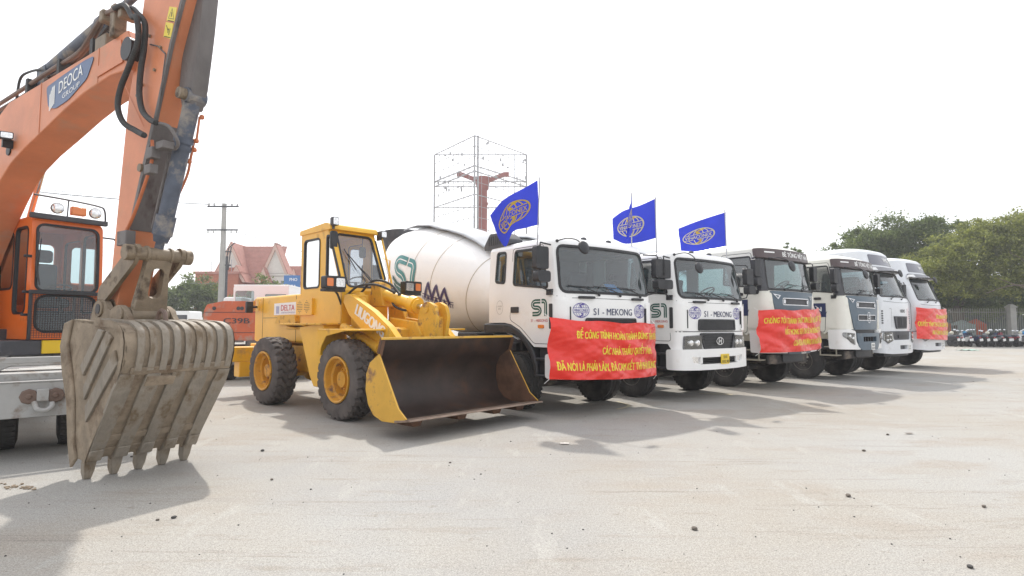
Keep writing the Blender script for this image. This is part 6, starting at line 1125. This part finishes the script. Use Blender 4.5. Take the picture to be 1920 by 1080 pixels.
for k in range(34): 
    a, b = ((FV, LV), (FV, RV))[k % 2]; p = a+(b-a)*rnd.random(); z = rnd.uniform(18.5, 24.8); m.box(p.x-.10, p.x+.10, p.y-.1, p.y+.1, z, z+rnd.uniform(.1, .45))
m.build('rod', LATT, bl, weld=False)
m = MB(); m.cyl((.35, 0, 0), (.35, 0, 20.4), .62, n=24); m.cyl((.35, 0, 12.1), (.35, 0, 12.5), .95, n=24); m.cyl((.35, 0, 19.3), (.35, 0, 20.9), .72, 1.1, 24); m.prism([(-3.0, 21.6), (-2.4, 21.6), (-.6, 20.9), (1.4, 20.9), (3.2, 21.6), (3.8, 21.6), (3.8, 21.1), (3.2, 21.1), (1.4, 20.4), (-.6, 20.4), (-2.4, 21.1), (-3.0, 21.1)], 'y', -.3, .3); m.cyl((.35, 0, 17.3), (.35, 0, 17.6), .72, n=24); m.build('column', REDP, bl)
# ---------------------------------------------------------------- fence, stalls and motorbikes
FY = 46.2
fe = empty('railing_fence', (37, FY, 0), 0, label='tall grey railing fence behind the row of motorbikes', category='fence')
m = MB(); m.box(-8, 12, 0, .05, 2.62, 2.68); m.box(-8, 12, 0, .05, .55, .61)
for k in range(112): x = -8+k*.18; m.box(x-.018, x+.018, -.03, -.0, .35, 2.95)
m.build('railing', M('weathered rail', (.24, .24, .21), .7, var=.2), fe, weld=False); m = MB(); m.box(-8, 12, -.05, .12, 0, .35); m.build('footing', CONC, fe)
for x, lb in ((40.1, 'stone fence pillar standing above the motorbikes'),):
    p = empty('stone_pillar', (x, FY-.1, 0), 0, label=lb, category='pillar'); m = MB(); m.box(-.24, .24, -.24, .24, 0, 3.0); m.build('shaft', CONC, p, bevel=.02); m = MB(); m.box(-.30, .30, -.30, .30, 3.0, 3.12); m.rings([[(-.27, -.27, 3.12), (.27, -.27, 3.12), (.27, .27, 3.12), (-.27, .27, 3.12)], [(-.1, -.1, 3.3), (.1, -.1, 3.3), (.1, .1, 3.3), (-.1, .1, 3.3)]]); m.build('pillar_cap', CONC, p, bevel=.02)
for x, w, h, c, lb in ((36.4, 1.2, 2.1, (.45, .10, .035), 'peaked orange red market awning behind the fence'), (38.3, 1.5, 2.0, (.36, .42, .42), 'pale grey market awning behind the fence, between two orange ones'), (39.5, .9, 2.1, (.55, .09, .03), 'small bright orange awning next to the stone pillar')):
    a = empty('market_awning', (x, FY+2.2, 0), 0, label=lb, category='awning', group='market awnings behind the fence'); m = MB(); m.rings([[(-w/2, 0, h-.4), (w/2, 0, h-.4), (w/2, 1.4, h-.4), (-w/2, 1.4, h-.4)], [(.1, .6, h+.05), (.14, .6, h+.05), (.14, .7, h+.05), (.1, .7, h+.05)]]); m.box(-w/2, w/2, -.02, 0, h-1.3, h-.4); m.build('canopy', M('awning '+lb[:12], c, .7, var=.15), a); m = MB()
    for sx in (-1, 1): m.cyl((sx*w/2, .02, 0), (sx*w/2, .02, h-.4), .03)
    m.build('leg', GALV, a)
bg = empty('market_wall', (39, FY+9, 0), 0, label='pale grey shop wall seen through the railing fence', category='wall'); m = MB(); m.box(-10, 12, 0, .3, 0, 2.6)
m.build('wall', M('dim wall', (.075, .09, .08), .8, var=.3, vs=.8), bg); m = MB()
for k in range(9): x = -6+k*1.4; m.box(x, x+.9, -.05, 0, .4, 2.1)
m.build('shutter', M('shutter', (.12, .15, .15), .7, var=.2), bg)
def bike(name, body, seatc, helmet, **kw):
    """rear towards -y"""
    b = empty(name, (0, 0, 0), 0, **kw)
    for y in (0, 1.25):
        m = MB(); prof = [(-.045, .22), (-.05, .27), (-.03, .295), (.03, .295), (.05, .27), (.045, .22)]; m.lathe(prof, (0, y, .295), (1, 0, 0), 24); w = m.build('wheel', TYRE, b)
        m = MB(); m.lathe([(-.03, .21), (-.02, .225), (.02, .225), (.03, .21)], (0, y, .295), (1, 0, 0), 20)
        for k in range(6): m.cyl((0, y, .295), (0, y+.2*cos(k*pi/3), .295+.2*sin(k*pi/3)), .012, n=4)
        m.build('rim', GALV, w)
    m = MB(); m.prism(rpoly([(-.25, .72), (-.1, .86), (.3, .80), (.62, .60), (.78, .40), (.95, .42), (1.08, .95), (1.0, 1.0), (.85, .62), (.55, .38), (.2, .40), (-.05, .55)], .05), 'x', -.09, .09); m.prism(rpoly([(.85, .35), (.98, .40), (1.12, .98), (1.02, 1.0)], .03), 'x', -.20, .20); m.prism(rpoly([(.98, .62), (1.25, .64), (1.52, .48), (1.3, .58)], .03), 'x', -.06, .06); m.box(-.13, .13, .95, 1.12, .92, 1.05); m.build('body', body, b, bevel=.03)
    m = MB(); m.prism(rpoly([(-.22, .78), (-.12, .88), (.25, .86), (.45, .78), (.40, .72), (-.1, .76)], .03), 'x', -.12, .12); m.build('seat', seatc, b, bevel=.03)
    m = MB(); m.cyl((.0, 1.25, .295), (0, 1.02, .95), .03); m.tube([(-.33, .92, 1.02), (-.15, 1.0, 1.04), (.15, 1.0, 1.04), (.33, .92, 1.02)], .014, 6); m.box(-.12, -.04, -.1, .5, .26, .36); m.tube([(.12, .5, .3), (.13, .0, .33), (.13, -.28, .42)], .045, 8)
    for sx in (-1, 1): m.tube([(sx*.25, .95, 1.04), (sx*.31, .95, 1.18)], .008, 4)
    m.build('handlebar', BLACK, b)
    for sx in (-1, 1): m = MB(); m.ball((sx*.34, .94, 1.22), .09, 8, (1.15, .3, .7)); m.build('mirror', MATS['mirror shell'], b)
    m = MB(); m.box(-.12, .12, -.34, -.325, .44, .62); m.build('number_plate', PLATEW, b); m = MB(); m.prism(rpoly([(-.32, .66), (-.27, .73), (-.18, .74), (-.2, .67)], .02), 'x', -.06, .06); m.build('tail_light', M('tail red', (.28, .02, .02), .3), b); m = MB(); m.prism([(-.36, .40), (-.3, .44), (-.1, .72), (-.16, .72)], 'x', -.06, .06); m.build('rear_fender', BLACK, b)
    if helmet: m = MB(); m.ball((.10, .95, 1.02), .14, 10, (1, 1.1, .9)); m.build('helmet', helmet, b)
    return b
M('mirror shell', (.8, .82, .85), .12, metal=.6)
GB_ = 'motorbikes parked along the fence'
cols = [('black', BLACK, None), ('white', WHITE, M('helmet blue', (.05, .30, .55), .3, coat=.5)), ('dark red', M('bike red', (.30, .03, .05), .35, coat=.5), None), ('navy', M('bike navy', (.03, .04, .12), .35, coat=.5), None), ('silver', M('bike silver', (.42, .42, .43), .35, metal=.3), M('helmet cream', (.75, .72, .6), .3))]
protos = [bike('motorbike', c[1], SEATM, c[2], category='motorbike', group=GB_) for c in cols]; used = [False]*5
def copy_tree(o, parent=None):
    c = o.copy(); COL.objects.link(c); c.parent = parent
    for k in list(o.children): copy_tree(k, c)
    return c
seq = [0, 4, 1, 3, 0, 0, 4, 0, 3, 2, 4, 1, 3, 0, 0]; words = ['first', 'second', 'third', 'fourth', 'fifth', 'sixth', 'seventh', 'eighth', 'ninth', 'tenth', 'eleventh', 'twelfth', 'thirteenth', 'fourteenth', 'fifteenth']
rnd = random.Random(5)
for i, s in enumerate(seq):
    o = protos[s] if not used[s] else copy_tree(protos[s]); used[s] = True
    o.location = (32.9+i*.52+rnd.uniform(-.08, .08), 42.6+rnd.uniform(-.25, .3), 0); o.rotation_euler = (0, radians(rnd.uniform(-9, -4)), radians(rnd.uniform(-22, 14)))
    o['label'] = '%s motorbike, %s along the row from the last truck' % (cols[s][0], words[i])
# small things far left
wf = empty('white_fence', (-29, 55, 0), 0, label='low white picket fence below the round tree', category='fence'); m = MB(); m.box(-6, 3.5, 0, .08, 1.9, 2.0); m.box(-6, 3.5, 0, .1, 0, 1.2)
for k in range(40): m.box(-6+k*.24, -5.9+k*.24, -.04, 0, .2, 2.35)
m.build('picket', WHITE, wf, weld=False)
vn = empty('parked_van', (-29.3, 50, 0), 0, label='white van roof showing between the bucket hinge and the tree', category='van'); m = MB(); m.prism(rpoly([(-1.4, .4), (-1.4, 1.5), (-1.1, 2.7), (-.7, 2.85), (1.2, 2.85), (1.3, .4)], .15), 'y', 0, 2); vb = m.build('van_body', WHITE, vn, bevel=.06); m = MB(); m.prism([(-1.05, 1.75), (-.85, 2.5), (1.0, 2.5), (1.0, 1.75)], 'y', -.02, 0); m.build('window', DGREY, vb); m = MB()
for x in (-.8, .8): m.cyl((x, -.05, .4), (x, .2, .4), .4, n=16)
m.build('wheel', TYRE, vn)
pn = empty('poster_fence', (-26.5, 30, 0), 0, label='low fence hung with small coloured posters, seen under the excavator', category='fence'); m = MB(); m.box(-7, 6, 0, .1, 0, .25); m.build('kerb', WHITE, pn); m = MB(); m.box(-7, 6, .02, .05, .66, .72)
for k in range(64): m.box(-7+k*.2, -6.93+k*.2, 0, .02, .2, .7)
m.build('picket', WHITE, pn, weld=False)
for k in range(16): x = -5+k*.62; m = MB(); m.box(x, x+.3, -.03, -.005, .3, .62); m.build('poster', [NAVY, M('poster green', (.1, .3, .12), .6), REDV, M('poster blue', (.1, .2, .5), .6)][k % 4], pn)
wb = empty('concrete_block', (-19.8, 25, 0), 0, label='white concrete block seen between the excavator deck and its bucket', category='block'); m = MB(); m.box(-.5, .4, 0, .6, 0, .95); m.build('block_body', WHITE, wb, bevel=.04); m = MB(); m.box(-.55, .45, -.05, .65, .95, 1.0); m.build('coping', CONC, wb, bevel=.02)
sh_ = empty('metal_shed', (-27, 27, 0), 0, label='dark grey low shed roof seen behind the excavator chassis', category='shed'); m = MB(); m.box(-4, 6.0, 0, 3, 0, .55); m.build('wall', DGREY, sh_); m = MB(); m.box(-4.2, 6.2, -.3, 3.2, .55, .63); m.build('roof', LGREY, sh_)
# ---------------------------------------------------------------- ground, stones, litter
gm = bpy.data.materials.new('dusty concrete ground'); gm.use_nodes = True; n = gm.node_tree.nodes; l = gm.node_tree.links; p = n['Principled BSDF']; p.inputs['Roughness'].default_value = .9
tc = n.new('ShaderNodeTexCoord')
def nz(scale, det=6, st=(1, 1, 1), rot=0, rough=.6):
    mp = n.new('ShaderNodeMapping'); mp.inputs['Scale'].default_value = st; mp.inputs['Rotation'].default_value = (0, 0, rot); l.new(tc.outputs['Object'], mp.inputs[0]); t = n.new('ShaderNodeTexNoise'); t.inputs['Scale'].default_value = scale; t.inputs['Detail'].default_value = det; t.inputs['Roughness'].default_value = rough; l.new(mp.outputs[0], t.inputs['Vector']); return t.outputs['Fac']
def ramp(x, a, b, ca=(0, 0, 0), cb=(1, 1, 1)):
    r = n.new('ShaderNodeValToRGB'); r.color_ramp.elements[0].position = a; r.color_ramp.elements[1].position = b; r.color_ramp.elements[0].color = (*ca, 1); r.color_ramp.elements[1].color = (*cb, 1); l.new(x, r.inputs[0]); return r.outputs[0]
def mix(f, a, b, mode='MIX', k=None):
    m = n.new('ShaderNodeMix'); m.data_type = 'RGBA'; m.blend_type = mode
    if k is not None: m.inputs['Factor'].default_value = k
    else: l.new(f, m.inputs['Factor'])
    for nm, v in (('A', a), ('B', b)):
        if isinstance(v, tuple): m.inputs[nm].default_value = (*v, 1)
        else: l.new(v, m.inputs[nm])
    return m.outputs['Result']
c = mix(ramp(nz(.22, 8), .38, .66), (.375, .37, .355), (.35, .32, .275))
c = mix(ramp(nz(.55, 8, (1, 2.2, 1), .5), .50, .75), c, (.325, .285, .24)); c = mix(ramp(nz(.16, 5, (1, 1, 1), 1), .52, .72), c, (.315, .315, .315))
c = mix(ramp(nz(1.6, 9, (.5, 2.6, 1), .35, .7), .56, .74), c, (.29, .26, .22))
c = mix(ramp(nz(1.1, 9, (2.0, .6, 1), 1.1, .7), .56, .70), c, (.41, .40, .375))
c = mix(ramp(nz(.9, 10, (.25, 5.0, 1), .42, .75), .585, .66), c, (.27, .245, .215))
c = mix(ramp(nz(.7, 10, (.2, 6.0, 1), -.5, .75), .60, .66), c, (.30, .28, .255))
c = mix(ramp(nz(3.2, 10, (1, 1, 1), .2, .8), .60, .68), c, (.25, .225, .19))
c = mix(None, c, ramp(nz(34, 4, rough=.8), .30, .70, (.74, .74, .74), (1.20, 1.20, 1.20)), 'MULTIPLY', .8)
c = mix(None, c, ramp(nz(95, 3, rough=.9), .36, .64, (.55, .55, .56), (1.38, 1.37, 1.34)), 'MULTIPLY', .9)
vo = n.new('ShaderNodeTexVoronoi'); vo.inputs['Scale'].default_value = 7; l.new(tc.outputs['Object'], vo.inputs['Vector']); sp = ramp(vo.outputs['Distance'], .03, .06, (1, 1, 1), (0, 0, 0)); c = mix(sp, c, (.16, .14, .13)); l.new(c, p.inputs['Base Color'])
bu = n.new('ShaderNodeBump'); bu.inputs['Strength'].default_value = .5; bu.inputs['Distance'].default_value = .012; l.new(nz(70, 5, rough=.8), bu.inputs['Height']); l.new(bu.outputs[0], p.inputs['Normal'])
m = MB(); m.add([(-1500, -60, 0), (1500, -60, 0), (1500, 2400, 0), (-1500, 2400, 0)], [[0, 1, 2, 3]]); m.build('ground', gm, kind='structure', smooth=0)
STM = M('dark stone', (.075, .072, .07), .9, var=.3, vs=20, bump=.3); STM2 = M('brown grey stone', (.15, .13, .11), .9, var=.3, vs=20, bump=.3); GS = 'loose stones on the concrete'
def stone(x, y, r, lab=None):
    m = MB(); rn = random.Random(int(x*991+y*37)); R_ = []
    r *= .85
    for k in range(1, 6): R_.append([(r*sin(pi*k/6)*cos(2*pi*i/8)*rn.uniform(.8, 1.2), r*.8*sin(pi*k/6)*sin(2*pi*i/8)*rn.uniform(.8, 1.2), r*.45-r*.5*cos(pi*k/6)) for i in range(8)])
    m.rings(R_); o = m.build('stone', (STM, STM2)[int(x*13+y*7) % 2], None, smooth=20); o.location = (x, y, 0); o.rotation_euler = (0, 0, rn.random()*6); return tag(o, label=lab, category='stone', group=GS)
for x, y, r, lb in ((3.06, 5.33, .034, 'dark stone lying alone to the right on open concrete, largest of them'), (1.39, 4.48, .032, 'grey stone low in the middle of the bare concrete'), (2.94, 3.79, .026, 'stone at the bottom edge of the photo towards the right'), (4.36, 7.22, .03, 'dark stone farther back, below the shadow tip of the cream truck'), (4.04, 5.02, .026, 'reddish small stone near the right edge of the photo'), (-3.09, 7.22, .032, 'stone between the excavator bucket and the loader tyre'), (-2.42, 5.89, .022, 'small stone to the right of the bucket teeth shadow'), (-2.73, 4.74, .026, 'stone in the lower left, right one of a close pair'), (-2.83, 4.69, .018, 'tiny stone in the lower left, left one of a close pair'), (5.34, 8.27, .03, 'flat dark stone far right of the loader bucket shadow'), (-.7, 6.61, .018, 'small stone in front of the loader bucket'), (-4.5, 6.9, .02, 'small stone by the outer tooth of the excavator bucket'), (-4.3, 3.9, .022, 'stone at the bottom left corner of the photo')):
    stone(x, y, r, lb)
rn = random.Random(21); m = MB()
for k in range(520):
    d = 2.6+18*rn.random()**1.3; x = rn.uniform(-1.0, 1.05)*d; r = rn.uniform(.002, .008)*(1 if rn.random() < .93 else 1.7); a = rn.random()*6
    R_ = [[(x+r*q*cos(a+2*pi*i/5)*rn.uniform(.7, 1.3), d+r*q*sin(a+2*pi*i/5), h*r) for i in range(5)] for q, h in ((1, 0), (1.1, .5), (.5, 1.0))]; m.rings(R_)
o = m.build('gravel', STM, None, smooth=0, weld=False); tag(o, kind='stuff')
m = MB(); rn = random.Random(4)
for k in range(40): x = -4.72+rn.gauss(0, .12); y = 5.62-(x+4.72)*.25+rn.gauss(0, .035); r = rn.uniform(.008, .022); m.ball((x, y, r*.4), r, 4, (1, 1, .5))
o = m.build('clay_crumbs', MUD, None, smooth=20, weld=False); tag(o, kind='stuff')
def litter(name, x, y, s, mat, **kw):
    m = MB(); N = 8; P = [[(s*(i/N-.5)*1.6, s*(j/N-.5), .012+.03*abs(noise.noise(Vector((i*.6+x, j*.7, 1))))*s*10*.5) for i in range(N+1)] for j in range(N+1)]; m.rings(P, close=False, caps=False); o = m.build(name, mat, None, smooth=60, recalc=False); o.location = (x, y, 0); return tag(o, **kw)
litter('crumpled_wrapper', .69, 7.64, .07, PLAST, label='crumpled white wrapper in the shadow beside the loader bucket', category='wrapper')
litter('plastic_bag', 28.6, 36.2, .7, M('mint plastic', (.35, .6, .5), .4), label='pale green plastic bag lying near the motorbikes', category='plastic bag')
litter('twig_scrap', 5.7, 8.35, .06, BARK, label='brown scrap near the flat stone on the right', category='scrap')
PM = M('worn yellow paint', (.55, .50, .36), .8, var=.1)
for i, (P, lb) in enumerate((([(1.95, 10.8), (2.2, 11.1), (2.28, 11.4), (2.15, 11.9)], 'worn pale paint arc under the first truck'), ([(4.3, 13.3), (4.7, 13.15), (4.95, 13.05), (4.8, 13.5)], 'worn pale paint hook under the second truck'), ([(5.9, 15.6), (6.3, 15.5)], 'worn pale paint dash under the cream truck'))):
    m = MB(); m.stroke([(p.x, p.y) for p in bez([(a, b, 0) for a, b in P], 5)], .07, lambda u, v, o: (u, v, .004), 0); o = m.build('paint_mark', PM, None, smooth=0, recalc=False); tag(o, kind='structure')
# ---------------------------------------------------------------- haze: one closed box of even pale air, far things fade in it
m = MB(); m.box(-130, 130, -30, 200, -1, 34); o = m.build('haze', (hz := bpy.data.materials.new('haze air')), None, smooth=0, kind='stuff')
hz.use_nodes = True; n = hz.node_tree.nodes; n.remove(n['Principled BSDF']); pv = n.new('ShaderNodeVolumePrincipled'); pv.inputs['Color'].default_value = (.93, .95, 1, 1); pv.inputs['Density'].default_value = .0013; pv.inputs['Anisotropy'].default_value = .4
hz.node_tree.links.new(pv.outputs[0], n['Material Output'].inputs['Volume'])
